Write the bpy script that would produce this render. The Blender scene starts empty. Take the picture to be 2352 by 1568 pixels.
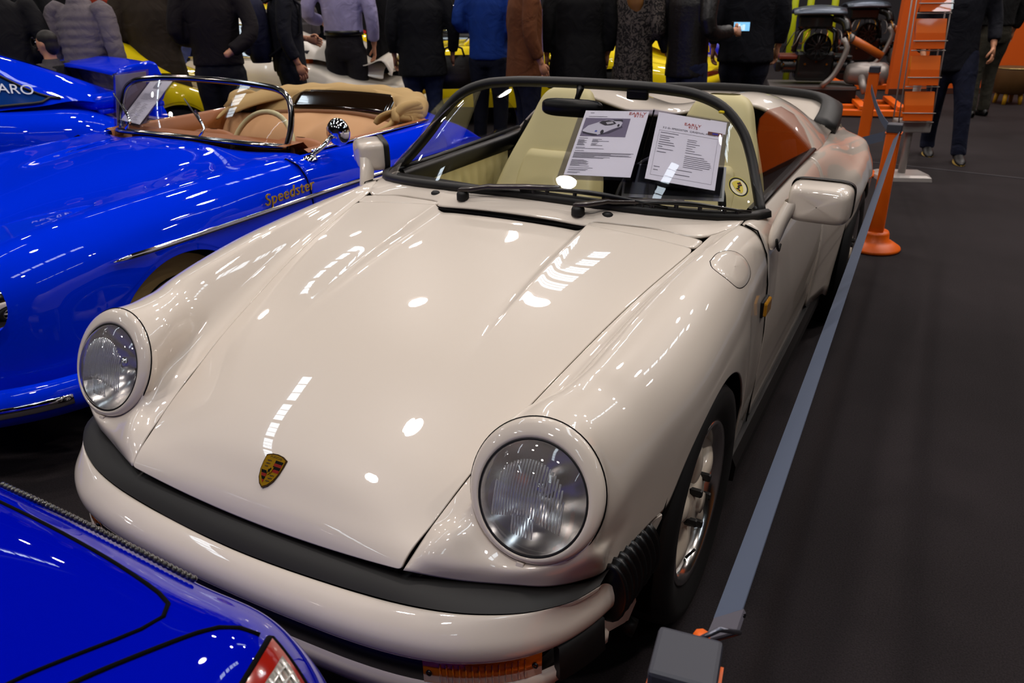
import bpy, bmesh, math, random
import numpy as np
from mathutils import Vector, Matrix
R = math.radians
random.seed(7); rng = np.random.default_rng(7)
sc = bpy.context.scene
COL = sc.collection

# ------------------------------------------------------------------ camera
CAM = (1.112384, -1.644364, 1.507996); YAW, PITCH, ROLL, FPX = .497860, .430994, -.012987, 1787.017
def cam_axes():
    cy, sy, cp, sp = math.cos(YAW), math.sin(YAW), math.cos(PITCH), math.sin(PITCH)
    f = Vector((-sy*cp, cy*cp, -sp)); r = Vector((cy, sy, 0)); u = r.cross(f)
    c, s = math.cos(ROLL), math.sin(ROLL)
    return r*c + u*s, u*c - r*s, f
cr_, cu_, cf_ = cam_axes()
cd = bpy.data.cameras.new('camera'); cam = bpy.data.objects.new('camera', cd); COL.objects.link(cam)
cd.sensor_fit = 'HORIZONTAL'; cd.sensor_width = 23.5; cd.lens = FPX/2352*23.5
cd.clip_start = .05; cd.clip_end = 200
cam.matrix_world = Matrix(((cr_.x, cu_.x, -cf_.x, CAM[0]), (cr_.y, cu_.y, -cf_.y, CAM[1]), (cr_.z, cu_.z, -cf_.z, CAM[2]), (0, 0, 0, 1)))
cd.dof.use_dof = True; cd.dof.focus_distance = 1.75; cd.dof.aperture_fstop = 5.0
sc.camera = cam

# ------------------------------------------------------------------ world + exposure
sc.view_settings.view_transform = 'Standard'; sc.view_settings.look = 'None'
sc.view_settings.gamma = 1; sc.view_settings.use_curve_mapping = False
sc.view_settings.exposure = 0.0
w = bpy.data.worlds.new('hall'); sc.world = w; w.use_nodes = True
bg = w.node_tree.nodes['Background']; bg.inputs[0].default_value = (.55, .62, .8, 1); bg.inputs[1].default_value = .015

# ------------------------------------------------------------------ helpers
def S(c):  # sRGB 0-255 -> linear rgba
    return tuple(((v/255)/12.92 if v/255 <= .04045 else ((v/255+.055)/1.055)**2.4) for v in c) + (1,)
MATS = {}
def mat(name, col, rough=.5, metal=0, coat=0, coat_rough=.03, spec=.5, trans=0, ior=1.45, emit=None, es=0, bump=None, noise=None, sheen=0, alpha=1):
    if name in MATS: return MATS[name]
    m = bpy.data.materials.new(name); m.use_nodes = True
    nt = m.node_tree; b = nt.nodes['Principled BSDF']
    c = col if len(col) == 4 else S(col)
    b.inputs['Base Color'].default_value = c; b.inputs['Roughness'].default_value = rough; b.inputs['Metallic'].default_value = metal
    b.inputs['Coat Weight'].default_value = coat; b.inputs['Coat Roughness'].default_value = coat_rough
    b.inputs['Specular IOR Level'].default_value = spec; b.inputs['Transmission Weight'].default_value = trans; b.inputs['IOR'].default_value = ior
    b.inputs['Alpha'].default_value = alpha
    if sheen: b.inputs['Sheen Weight'].default_value = sheen
    if emit: b.inputs['Emission Color'].default_value = emit if len(emit) == 4 else S(emit); b.inputs['Emission Strength'].default_value = es
    if noise or bump:
        tc = nt.nodes.new('ShaderNodeTexCoord')
    if noise:   # (scale, amount, detail): brightness mottling of the base colour
        n = nt.nodes.new('ShaderNodeTexNoise'); n.inputs['Scale'].default_value = noise[0]; n.inputs['Detail'].default_value = noise[2] if len(noise) > 2 else 4
        nt.links.new(tc.outputs['Object'], n.inputs['Vector'])
        r = nt.nodes.new('ShaderNodeValToRGB'); a = noise[1]
        r.color_ramp.elements[0].position = .3; r.color_ramp.elements[1].position = .7
        r.color_ramp.elements[0].color = tuple(v*(1-a) for v in c[:3])+(1,); r.color_ramp.elements[1].color = tuple(min(1, v*(1+a)) for v in c[:3])+(1,)
        nt.links.new(n.outputs['Fac'], r.inputs['Fac']); nt.links.new(r.outputs['Color'], b.inputs['Base Color'])
    if bump:    # (scale, strength, distance)
        n2 = nt.nodes.new('ShaderNodeTexNoise'); n2.inputs['Scale'].default_value = bump[0]; n2.inputs['Detail'].default_value = 3
        nt.links.new(tc.outputs['Object'], n2.inputs['Vector'])
        bp = nt.nodes.new('ShaderNodeBump'); bp.inputs['Strength'].default_value = bump[1]; bp.inputs['Distance'].default_value = bump[2]
        nt.links.new(n2.outputs['Fac'], bp.inputs['Height']); nt.links.new(bp.outputs['Normal'], b.inputs['Normal'])
    MATS[name] = m
    return m
def glassmat(name, tint=(1, 1, 1, 1), refl=1.0, clear=.93):
    # thin sheet glass: clear see-through with a fresnel mirror on top
    if name in MATS: return MATS[name]
    m = bpy.data.materials.new(name); m.use_nodes = True; nt = m.node_tree
    for n in list(nt.nodes): nt.nodes.remove(n)
    o = nt.nodes.new('ShaderNodeOutputMaterial'); t = nt.nodes.new('ShaderNodeBsdfTransparent'); g = nt.nodes.new('ShaderNodeBsdfGlossy')
    mx = nt.nodes.new('ShaderNodeMixShader'); fr = nt.nodes.new('ShaderNodeFresnel'); fr.inputs['IOR'].default_value = 1.5
    ge = nt.nodes.new('ShaderNodeNewGeometry'); ma = nt.nodes.new('ShaderNodeMath'); ma.operation = 'MULTIPLY_ADD'; ma.inputs[1].default_value = 1/1.5-1.5; ma.inputs[2].default_value = 1.5
    nt.links.new(ge.outputs['Backfacing'], ma.inputs[0]); nt.links.new(ma.outputs[0], fr.inputs['IOR'])
    mu = nt.nodes.new('ShaderNodeMath'); mu.operation = 'MULTIPLY'; mu.inputs[1].default_value = refl
    t.inputs[0].default_value = tuple(clear*v for v in tint[:3])+(1,); g.inputs['Roughness'].default_value = .01; g.inputs[0].default_value = (1, 1, 1, 1)
    nt.links.new(fr.outputs[0], mu.inputs[0]); nt.links.new(mu.outputs[0], mx.inputs[0]); nt.links.new(t.outputs[0], mx.inputs[1]); nt.links.new(g.outputs[0], mx.inputs[2]); nt.links.new(mx.outputs[0], o.inputs[0])
    MATS[name] = m; return m

def tag(o, label=None, cat=None, group=None, kind=None):
    if label: o['label'] = label
    if cat: o['category'] = cat
    if group: o['group'] = group
    if kind: o['kind'] = kind
    return o
def empty(name, loc=(0, 0, 0), rz=0, **kw):
    o = bpy.data.objects.new(name, None); COL.objects.link(o); o.location = loc; o.rotation_euler = (0, 0, rz); o.empty_display_size = .1
    return tag(o, **kw)
def orient(V, F, ref):
    V = np.array([tuple(v) for v in V], float); ref = np.array(ref, float); t = 0
    for f in F:
        p = V[list(f)]; n = np.cross(p[2]-p[0], p[-1]-p[1] if len(f) > 3 else p[1]-p[0]); n = n if len(f) > 3 else -n; t += n.dot(p.mean(0)-ref)
    return F if t > 0 else [tuple(f)[::-1] for f in F]
def obj(name, V, F, m, parent=None, out=None, smooth=True, sub=0, edge=None, crease=None, solid=0, off=-1, bevel=0, bseg=2, mats=None, midx=None, **kw):
    if out is not None: F = orient(V, F, out)
    me = bpy.data.meshes.new(name)
    me.from_pydata([tuple(map(float, v)) for v in V], [], [tuple(int(i) for i in f) for f in F])
    if mats:
        for q in mats: me.materials.append(q)
        if midx is not None: me.polygons.foreach_set('material_index', np.array(midx, dtype=np.int32))
    else: me.materials.append(m)
    me.polygons.foreach_set('use_smooth', [smooth]*len(me.polygons))
    if crease:
        a = me.attributes.new('crease_vert', 'FLOAT', 'POINT')
        for i in crease: a.data[i].value = 1.0
    me.update()
    o = bpy.data.objects.new(name, me); COL.objects.link(o)
    if parent is not None: o.parent = parent
    if sub:
        md = o.modifiers.new('sub', 'SUBSURF'); md.levels = sub; md.render_levels = sub
    if solid:
        md = o.modifiers.new('solid', 'SOLIDIFY'); md.thickness = solid; md.offset = off
    if bevel:
        md = o.modifiers.new('bevel', 'BEVEL'); md.width = bevel; md.segments = bseg; md.limit_method = 'ANGLE'; md.angle_limit = R(35)
    return tag(o, **kw)
def autosmooth(o, ang=35):
    me = o.data; bm = bmesh.new(); bm.from_mesh(me)
    for e in bm.edges:
        if len(e.link_faces) == 2 and e.calc_face_angle(0) > R(ang): e.smooth = False
    bm.to_mesh(me); bm.free(); return o
def copy_tree(o, parent=None):
    c = o.copy(); COL.objects.link(c); c.parent = parent
    for ch in o.children: copy_tree(ch, c)
    return c
def smooth01(a, b, x):
    t = min(1, max(0, (x-a)/(b-a))); return t*t*(3-2*t)
def lerp(a, b, t): return a+(b-a)*t
def tab(T):
    """piecewise table [(key, v0, v1..)] -> smooth (pchip-like via dense cubic) interpolation function"""
    T = np.array(sorted(T), float); k = T[:, 0]
    def f(x):
        x = float(np.clip(x, k[0], k[-1])); i = int(np.clip(np.searchsorted(k, x)-1, 0, len(k)-2))
        h = k[i+1]-k[i]; t = (x-k[i])/h; P = T[:, 1:]
        def slope(j):
            if j == 0: return (P[1]-P[0])/(k[1]-k[0])
            if j == len(k)-1: return (P[-1]-P[-2])/(k[-1]-k[-2])
            a = (P[j]-P[j-1])/(k[j]-k[j-1]); b = (P[j+1]-P[j])/(k[j+1]-k[j])
            return np.where(a*b > 0, 2*a*b/np.where(a+b == 0, 1, a+b), 0)
        m0, m1 = slope(i), slope(i+1)
        r = (2*t**3-3*t*t+1)*P[i]+(t**3-2*t*t+t)*h*m0+(-2*t**3+3*t*t)*P[i+1]+(t**3-t*t)*h*m1
        return r if len(r) > 1 else float(r[0])
    return f
def spl(P, n):
    """Catmull-Rom resample of a polyline to n points (arc-length even)"""
    P = np.array(P, float); Q = []
    E = np.vstack([2*P[0]-P[1], P, 2*P[-1]-P[-2]])
    for i in range(len(P)-1):
        p0, p1, p2, p3 = E[i:i+4]
        for t in np.linspace(0, 1, 16, endpoint=False):
            Q.append(.5*((2*p1)+(-p0+p2)*t+(2*p0-5*p1+4*p2-p3)*t*t+(-p0+3*p1-3*p2+p3)*t**3))
    Q.append(P[-1]); Q = np.array(Q)
    s = np.r_[0, np.cumsum(np.linalg.norm(np.diff(Q, axis=0), axis=1))]
    t = np.linspace(0, s[-1], n)
    return np.stack([np.interp(t, s, Q[:, j]) for j in range(Q.shape[1])], 1)
def gridF(nu, nv, cu=False, cv=False, base=0):
    F = []
    for i in range(nu if cu else nu-1):
        for j in range(nv if cv else nv-1):
            a = i*nv+j; b = ((i+1) % nu)*nv+j; c = ((i+1) % nu)*nv+(j+1) % nv; d = i*nv+(j+1) % nv
            F.append((base+a, base+b, base+c, base+d))
    return F
def grid(name, P, m, parent=None, flip=False, cu=False, cv=False, **kw):
    P = np.array(P, float); nu, nv = P.shape[:2]
    F = gridF(nu, nv, cu, cv)
    if flip: F = [f[::-1] for f in F]
    return obj(name, P.reshape(-1, 3), F, m, parent, **kw)
def fitcage(T, F, corners=(), it=12):
    """control cage whose Catmull-Clark limit goes through the targets T (all-quad mesh)"""
    T = np.array(T, float); n = len(T)
    nb = [set() for _ in range(n)]; dg = [[] for _ in range(n)]; ec = {}
    for f in F:
        for k in range(4):
            a, b = f[k], f[(k+1) % 4]; nb[a].add(b); nb[b].add(a); e = (min(a, b), max(a, b)); ec[e] = ec.get(e, 0)+1
            dg[f[k]].append(f[(k+2) % 4])
    bnb = [[] for _ in range(n)]
    for (a, b), c in ec.items():
        if c == 1: bnb[a].append(b); bnb[b].append(a)
    M = np.zeros((n, n))
    for i in range(n):
        if i in corners or len(nb[i]) == 0 or (bnb[i] and len(nb[i]) == 2): M[i, i] = 1
        elif bnb[i]:
            M[i, i] = 4/6
            for j in bnb[i][:2]: M[i, j] += 1/6
        else:
            v = len(nb[i]); d = v*(v+5); M[i, i] = v*v/d
            for j in nb[i]: M[i, j] += 4/d
            for j in dg[i]: M[i, j] += 1/d
    V = T.copy()
    for _ in range(it): V = V+(T-M@V)
    return V
def cage(name, T, F, m, parent=None, sub=3, corners=(), it=12, **kw):
    V = fitcage(T, F, set(corners), it)
    return obj(name, V, F, m, parent, sub=sub, crease=list(corners) or None, **kw)
def cgrid(name, P, m, parent=None, sub=3, flip=False, it=12, **kw):
    P = np.array(P, float); F = gridF(*P.shape[:2])
    if flip: F = [f[::-1] for f in F]
    return cage(name, P.reshape(-1, 3), F, m, parent, sub, it=it, **kw)
def frames(P, closed=False):
    P = np.array(P, float); n = len(P); T = np.zeros_like(P)
    for i in range(n):
        if closed: d = P[(i+1) % n]-P[i-1]
        else: d = P[min(i+1, n-1)]-P[max(i-1, 0)]
        T[i] = d/(np.linalg.norm(d)+1e-12)
    up = np.array([0, 0, 1.]) if abs(T[0][2]) < .9 else np.array([1., 0, 0])
    N = np.zeros_like(P); a = up-T[0]*up.dot(T[0]); N[0] = a/np.linalg.norm(a)
    for i in range(1, n):
        a = N[i-1]-T[i]*N[i-1].dot(T[i]); N[i] = a/(np.linalg.norm(a)+1e-12)
    return T, N, np.cross(T, N)
def tubeVF(P, r, seg=8, closed=False, cap=True, ry=None, base=0, up=None):
    """tube round polyline; r per point or one; ry second radius (along binormal)"""
    P = np.array(P, float); n = len(P)
    r = np.broadcast_to(np.array(r, float), (n,)); ry = r if ry is None else np.broadcast_to(np.array(ry, float), (n,))
    T, N, B = frames(P, closed)
    if up is not None:
        for i in range(n):
            a = np.array(up, float); a = a-T[i]*a.dot(T[i]); N[i] = a/np.linalg.norm(a)
        B = np.cross(T, N)
    V = []
    for i in range(n):
        for k in range(seg):
            a = 2*math.pi*k/seg; V.append(P[i]+N[i]*math.cos(a)*r[i]+B[i]*math.sin(a)*ry[i])
    F = gridF(n, seg, closed, True, base)
    if cap and not closed:
        F.append(tuple(base+k for k in range(seg))); F.append(tuple(base+(n-1)*seg+k for k in range(seg))[::-1])
    return V, F
def tube(name, P, r, m, parent=None, seg=8, closed=False, cap=True, ry=None, up=None, **kw):
    V, F = tubeVF(P, r, seg, closed, cap, ry, up=up); return obj(name, V, F, m, parent, **kw)
def sweep(name, P, prof, m, parent=None, up=(0, 0, 1), closed=False, cap=True, **kw):
    """sweep 2-D profile (n along 'up-ish' normal, b across) along polyline with a fixed up"""
    P = np.array(P, float); n = len(P); T, _, _ = frames(P, closed); V = []
    for i in range(n):
        a = np.array(up if np.ndim(up) == 1 else up[i], float); N = a-T[i]*a.dot(T[i]); N /= np.linalg.norm(N); B = np.cross(T[i], N)
        for (x, y) in prof: V.append(P[i]+B*x+N*y)
    k = len(prof); F = gridF(n, k, closed, True)
    if cap and not closed: F += [tuple(range(k)), tuple(range((n-1)*k, n*k))[::-1]]
    return obj(name, V, F, m, parent, **kw)
def latheVF(prof, seg=32, axis='z', o=(0, 0, 0), base=0, cap=False):
    V = []
    for (r, h) in prof:
        for k in range(seg):
            a = 2*math.pi*k/seg; c, s = r*math.cos(a), r*math.sin(a)
            V.append({'z': (c, s, h), 'y': (c, h, -s), 'x': (h, c, s)}[axis])
    V = [tuple(np.add(v, o)) for v in V]; F = gridF(len(prof), seg, False, True, base)
    if cap: F += [tuple(base+k for k in range(seg))[::-1], tuple(base+(len(prof)-1)*seg+k for k in range(seg))]
    return V, F
def lathe(name, prof, m, parent=None, seg=32, axis='z', o=(0, 0, 0), cap=False, **kw):
    V, F = latheVF(prof, seg, axis, o, 0, cap); return obj(name, V, F, m, parent, **kw)
def boxVF(c, s, rot=None, base=0):
    x, y, z = [v/2 for v in s]; V = []
    for i in (-1, 1):
        for j in (-1, 1):
            for k in (-1, 1):
                p = Vector((i*x, j*y, k*z)); p = (rot @ p) if rot else p; V.append((p.x+c[0], p.y+c[1], p.z+c[2]))
    F = [(0, 1, 3, 2), (4, 6, 7, 5), (0, 4, 5, 1), (2, 3, 7, 6), (0, 2, 6, 4), (1, 5, 7, 3)]
    return V, [tuple(base+i for i in f) for f in F]
def box(name, c, s, m, parent=None, rot=None, bevel=.004, **kw):
    V, F = boxVF(c, s, rot); return obj(name, V, F, m, parent, smooth=False, bevel=min(bevel, min(s)*.45), **kw)
def prism(name, pts, d0, d1, m, parent=None, axis='y', **kw):
    """extrude a 2-D outline; axis y: pts are (x,z), axis x: (y,z), axis z: (x,y)"""
    n = len(pts); V = []
    for d in (d0, d1):
        for (a, b) in pts: V.append({'y': (a, d, b), 'x': (d, a, b), 'z': (a, b, d)}[axis])
    F = [(i, (i+1) % n, n+(i+1) % n, n+i) for i in range(n)]+[tuple(range(n))[::-1], tuple(range(n, 2*n))]
    return obj(name, V, F, m, parent, **kw)
class MB:
    def __init__(s): s.V = []; s.F = []
    def add(s, VF): 
        V, F = VF; b = len(s.V); s.V += [tuple(v) for v in V]; s.F += [tuple(i+b for i in f) for f in F]; return s
    def tube(s, P, r, **k): return s.add(tubeVF(P, r, **k))
    def box(s, c, sz, rot=None): return s.add(boxVF(c, sz, rot))
    def lathe(s, prof, **k): return s.add(latheVF(prof, **k))
    def build(s, name, m, parent=None, **kw): return obj(name, s.V, s.F, m, parent, **kw)
def text(name, body, size, m, parent, M, depth=.0008, shear=0, spacing=1, align='CENTER', width=1.0, **kw):
    cu = bpy.data.curves.new(name, 'FONT'); cu.body = body; cu.size = size; cu.extrude = depth; cu.align_x = align; cu.align_y = 'CENTER'; cu.shear = shear; cu.space_character = spacing
    t = bpy.data.objects.new(name, cu); COL.objects.link(t)
    dg = bpy.context.evaluated_depsgraph_get(); me = bpy.data.meshes.new_from_object(t.evaluated_get(dg))
    bpy.data.objects.remove(t); bpy.data.curves.remove(cu)
    me.materials.clear(); me.materials.append(m); me.transform(M @ Matrix.Diagonal((width, 1, 1, 1)))
    o = bpy.data.objects.new(name, me); COL.objects.link(o); o.parent = parent
    return tag(o, **kw)
def basis(o, x, n):
    """matrix with local X along x and local Z along n, origin o"""
    x = Vector(x).normalized(); n = Vector(n); n = (n-x*n.dot(x)).normalized(); y = n.cross(x)
    return Matrix(((x.x, y.x, n.x, o[0]), (x.y, y.y, n.y, o[1]), (x.z, y.z, n.z, o[2]), (0, 0, 0, 1)))
def mirx(P): return np.array(P, float)*np.array([-1, 1, 1])
# ------------------------------------------------------------------ the hall: floor, walls, ceiling with skylights and lamps
def carpet():
    m = bpy.data.materials.new('dark_carpet'); m.use_nodes = True; nt = m.node_tree; b = nt.nodes['Principled BSDF']
    tc = nt.nodes.new('ShaderNodeTexCoord'); n1 = nt.nodes.new('ShaderNodeTexNoise'); n1.inputs['Scale'].default_value = 220; n1.inputs['Detail'].default_value = 2
    n2 = nt.nodes.new('ShaderNodeTexNoise'); n2.inputs['Scale'].default_value = .8; n2.inputs['Detail'].default_value = 4
    for n in (n1, n2): nt.links.new(tc.outputs['Object'], n.inputs['Vector'])
    mx = nt.nodes.new('ShaderNodeMix'); mx.data_type = 'FLOAT'; mx.inputs[0].default_value = .45
    nt.links.new(n1.outputs['Fac'], mx.inputs[2]); nt.links.new(n2.outputs['Fac'], mx.inputs[3])
    r = nt.nodes.new('ShaderNodeValToRGB'); r.color_ramp.elements[0].position = .33; r.color_ramp.elements[1].position = .68
    r.color_ramp.elements[0].color = S((23, 20, 21)); r.color_ramp.elements[1].color = S((45, 40, 42))
    nt.links.new(mx.outputs[0], r.inputs['Fac']); nt.links.new(r.outputs['Color'], b.inputs['Base Color']); b.inputs['Roughness'].default_value = .95; b.inputs['Specular IOR Level'].default_value = .15
    bp = nt.nodes.new('ShaderNodeBump'); bp.inputs['Strength'].default_value = .25; bp.inputs['Distance'].default_value = .004; nt.links.new(n1.outputs['Fac'], bp.inputs['Height']); nt.links.new(bp.outputs['Normal'], b.inputs['Normal'])
    return m
X0, X1, Y0, Y1, HC_ = -22, 16, -16, 20, 8.0
box('floor', ((X0+X1)/2, (Y0+Y1)/2, -.05), (X1-X0, Y1-Y0, .1), carpet(), None, kind='structure')
mw = mat('dark_hall_wall', (40, 38, 42), rough=.9)
box('wall_left', (X0-.1, (Y0+Y1)/2, 4), (.2, Y1-Y0, 8), mw, None, kind='structure'); box('wall_right', (X1+.1, (Y0+Y1)/2, 4), (.2, Y1-Y0, 8), mat('warm_hall_wall', (150, 92, 46), rough=.9), None, kind='structure')  # unseen right wall, its warm colour chosen to warm the car's side reflections
box('wall_back', ((X0+X1)/2, Y1+.1, 4), (X1-X0, .2, 8), mw, None, kind='structure'); box('wall_front', ((X0+X1)/2, Y0-.1, 4), (X1-X0, .2, 8), mw, None, kind='structure')
# carpet seam strip
box('trim_1', (4.2, 5.62, .001), (10, .03, .006), mat('seam_tape', (44, 41, 45), rough=.9), None, rot=Matrix.Rotation(R(-8), 3, 'Z'), kind='structure')
# skylights: strips of panes set in the ceiling, running along the hall
SKY = [(-10.6, 5.8, 9.1), (-2.85, 6.0, 9.0), (-6.8, -3.7, 1.7), (.9, -3.7, 2.0), (4.8, 5.6, 9.4), (-14.4, -3.7, 1.7), (8.6, -3.7, 1.7), (-6.8, -12, -8.5), (-14.4, -12, -8.5), (.9, -12, -8.5), (-6.8, 13.5, 17.5), (.9, 13.5, 17.5)]
M_day = bpy.data.materials.new('daylight_pane'); M_day.use_nodes = True; _b = M_day.node_tree.nodes['Principled BSDF']
_b.inputs['Base Color'].default_value = (0, 0, 0, 1); _b.inputs['Emission Color'].default_value = (.78, .90, 1, 1); _b.inputs['Emission Strength'].default_value = 11
M_frame = mat('skylight_frame', (70, 72, 76), rough=.6)
ceil = box('ceiling', ((X0+X1)/2, (Y0+Y1)/2, HC_+.35), (X1-X0, Y1-Y0, .1), mat('ceiling_paint', (46, 43, 43), rough=.9), None, kind='structure')
for k, (x, y0, y1) in enumerate(SKY):
    wn = empty('window_%d' % (k+1), (x, y0, HC_), kind='structure')
    n = 5; ln = (y1-y0)/n
    for i in range(n):
        w_ = .52; a, b_ = i*ln+.10, (i+1)*ln-.10
        V = [(-w_/2, a, .05), (w_/2, a, .05), (w_/2, b_, .05), (-w_/2, b_, .05)]
        obj('pane', V, [(0, 1, 2, 3)], M_day, wn, smooth=False)
        for j in (1, 2): V, F = boxVF((0, lerp(a, b_, j/3), .045), (w_, .025, .02)); obj('mullion', V, F, M_frame, wn, smooth=False)
    for s in (-1, 1): V, F = boxVF((s*.30, (y1-y0)/2, .04), (.08, y1-y0, .3)); obj('window_frame', V, F, M_frame, wn, smooth=False)
# ceiling lamps: some set from hood reflections, others added to brighten bumper, door, floor
M_lh = mat('lamp_housing', (30, 30, 32), rough=.5)
LP = [(-2.65, .4), (-2.65, 5.1), (-5.8, 5.65), (-5.75, 10), (-2.65, 14.6), (-5.75, 14.6), (-8.9, 10), (-8.9, 14.6), (-12.05, 5.2), (-12.05, 10.5), (-14.3, 11), (-15.2, 5.2), (-15.2, .4), (-12.05, -2.2), (-12, -7), (-7.5, -11), (-3, -10), (-15, -10), (.5, 5.2), (.5, 10), (3.65, 10), (3.65, 5.2), (.5, 14.6), (6.8, 14.6), (-3.0, -2.0), (-1.0, -4.6), (5.4, 2.2), (7.6, 6.4), (1.9, -2.8), (2.4, 8.2), (5.2, 9.6)]
ldat = bpy.data.lights.new('ceiling_lamp', 'AREA'); ldat.shape = 'DISK'; ldat.size = .42; ldat.energy = 92; ldat.color = (1, .895, .83)
for (x, y) in LP:
    r_ = empty('ceiling_lamp', (x, y, HC_-.25), kind='structure')
    V, F = latheVF([(.26, -.05), (.25, .10), (.10, .3), (.09, .5)], 16); obj('lamp_housing', V, F, M_lh, r_)
    lo = bpy.data.objects.new('lamp_light', ldat); COL.objects.link(lo); lo.parent = r_
# ------------------------------------------------------------------ shared materials
M_white = mat('pearl_white_paint', (214, 203, 190), rough=.36, coat=1, coat_rough=.015, spec=.38)
M_black = mat('black_rubber', (9, 8, 8), rough=.55)
M_satin = mat('satin_black', (8, 8, 9), rough=.35)
M_void = mat('dark_cavity', (4, 4, 5), rough=.9, spec=.1)
M_tyre = mat('tyre_rubber', (10, 10, 11), rough=.65)
M_chrome = mat('chrome', (.9, .9, .92, 1), rough=.06, metal=1)
M_alu = mat('polished_aluminium', (.82, .80, .77, 1), rough=.18, metal=1)
M_cream = mat('cream_leather', (201, 190, 140), rough=.5, bump=(350, .05, .002))
M_amber = mat('amber_lens', (214, 112, 14), rough=.12, coat=1, emit=None)
M_glass = glassmat('window_glass')
M_dkglass = glassmat('tinted_glass', (.35, .38, .4, 1), clear=.6)
M_deep = mat('deep_blue_paint', (0, 10, 165), rough=.5, spec=0, coat=.8, coat_rough=.015)
M_blue = mat('blue_paint', (0, 44, 226), rough=.5, spec=0, coat=.8, coat_rough=.015)
M_yellow = mat('yellow_paint', (230, 204, 6), rough=.5, spec=.15, coat=1, coat_rough=.02)
M_orange = mat('orange_plastic', (226, 96, 4), rough=.42)
M_gold = mat('gold_enamel', (176, 132, 18), rough=.25, metal=.7)
M_paper = mat('white_paper', (255, 252, 255), rough=.6)
M_ink = mat('grey_ink', (120, 116, 126), rough=.7)
M_red = mat('red_ink', (190, 62, 40), rough=.6)
M_skin = mat('skin', (196, 132, 96), rough=.5)
# ------------------------------------------------------------------ the white sports car
hero = empty('sports_car', (0, 0, 0), label='pearl white open sports car with black windscreen frame and two info sheets', cat='car')
ORI = (0, 1.0, .35)
# hood shut line (x, z by y), measured
HS = tab([(-.735, .379, .512), (-.700, .385, .537), (-.663, .393, .558), (-.583, .408, .598), (-.491, .423, .635), (-.395, .442, .671), (-.285, .463, .705), (-.161, .486, .739), (-.025, .511, .773), (.133, .539, .804), (.324, .573, .833), (.45, .595, .851), (.535, .611, .861), (.60, .64, .862)])
HC = tab([(-.746, .494), (-.738, .512), (-.720, .537), (-.673, .580), (-.583, .632), (-.491, .671), (-.395, .706), (-.285, .740), (-.161, .773), (-.025, .806), (.133, .838), (.324, .868), (.45, .886), (.55, .897)])
# fender crest x, z by y
CR = tab([(-.536, .588, .787), (-.43, .592, .789), (-.33, .598, .803), (-.17, .606, .824), (-.01, .613, .843), (.17, .622, .855), (.38, .637, .864), (.57, .655, .866), (.7, .668, .864)])
XE = tab([(-.61, .69), (-.53, .709), (-.45, .723), (-.375, .735), (-.30, .749), (-.265, .756), (-.2, .767), (-.1, .776), (0, .779), (.15, .778), (.3, .772), (.4, .766), (.6, .758), (.8, .757)])
def side_x(y, z):
    x = XE(y)
    if z > .62: x -= .010*((z-.62)/.1)**2
    if z < .5: x -= .022*((.5-z)/.27)**2
    return x
AR, AZ = .340, .311
def edge_z(y):
    if y < -.289: return .490
    if y < .334: return AZ+math.sqrt(max(0, AR*AR-y*y))
    if y < .341: return .311
    return .232
HL_C = np.array((.585, -.591, .667)); HL_N = np.array((.02, -1, .454)); HL_N /= np.linalg.norm(HL_N)
HL_U = np.array((0, .4134, .9105)); HL_X = np.cross(HL_U, HL_N)*-1
if HL_X[0] < 0: HL_X = -HL_X
def ring(a, r=.134): a = R(a); return HL_C+r*(math.cos(a)*HL_X+math.sin(a)*HL_U)
def fender_pts():
    ys = [-.53, -.47, -.41, -.35, -.305, -.275, -.23, -.17, -.09, 0, .09, .17, .23, .275, .305, .325, .3345, .3405, .36, .42, .50, .585]
    cols = []
    c0 = [None]*14
    c0[0] = np.array((.400, -.630, .576)); c0[1] = np.array((.418, -.628, .578)); c0[2] = np.array((.440, -.622, .589))
    for k, a in zip(range(3, 11), (203, 170, 135, 100, 65, 32, 3, -25)): c0[k] = ring(a)
    c0[11] = np.array((.714, -.602, .575)); c0[12] = np.array((.710, -.586, .535)); c0[13] = np.array((.697, -.570, .494))
    cols.append(c0)
    for y in ys:
        t = 1-smooth01(-.58, -.25, y); w = smooth01(-.60, -.30, y)
        sx, sz = HS(y); xc, zc = CR(y); g, h = xc-sx, zc-sz
        q = [(sx, sz)]
        gen = [(.10, -.01), (.24, .04), (.38, .17), (.53, .44), (.75, .82), (1, 1)]
        frt = [(.09, .01), (.22, .06), (.335, .16), (.30, .52), (.48, .86), (.87, .995)]
        for a, b in zip(gen, frt): q.append((sx+g*lerp(b[0], a[0], w), sz+h*lerp(b[1], a[1], w)))
        q[6] = (q[6][0], zc)
        D = lerp(.165, .15, w); Xs = side_x(y, zc-D)
        for th, fr in zip((24, 48, 71, 90), (27, 58, 88, 108)):
            A = lerp(fr, th, w); q.append((xc+(Xs-xc)*math.sin(R(A)), zc-D*(1-math.cos(R(A)))))
        ez = edge_z(y); z10 = q[10][1]
        for k, tt in zip((11, 12, 13), (.34, .68, 1)):
            z = lerp(z10, ez, tt); q.append((side_x(y, z), z))
        cols.append([np.array((x, y+(z-.667)*.454*t*(0 if i in (0, 11, 12, 13) else 1), z)) for i, (x, z) in enumerate(q)])
    return cols
FC = fender_pts()
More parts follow.
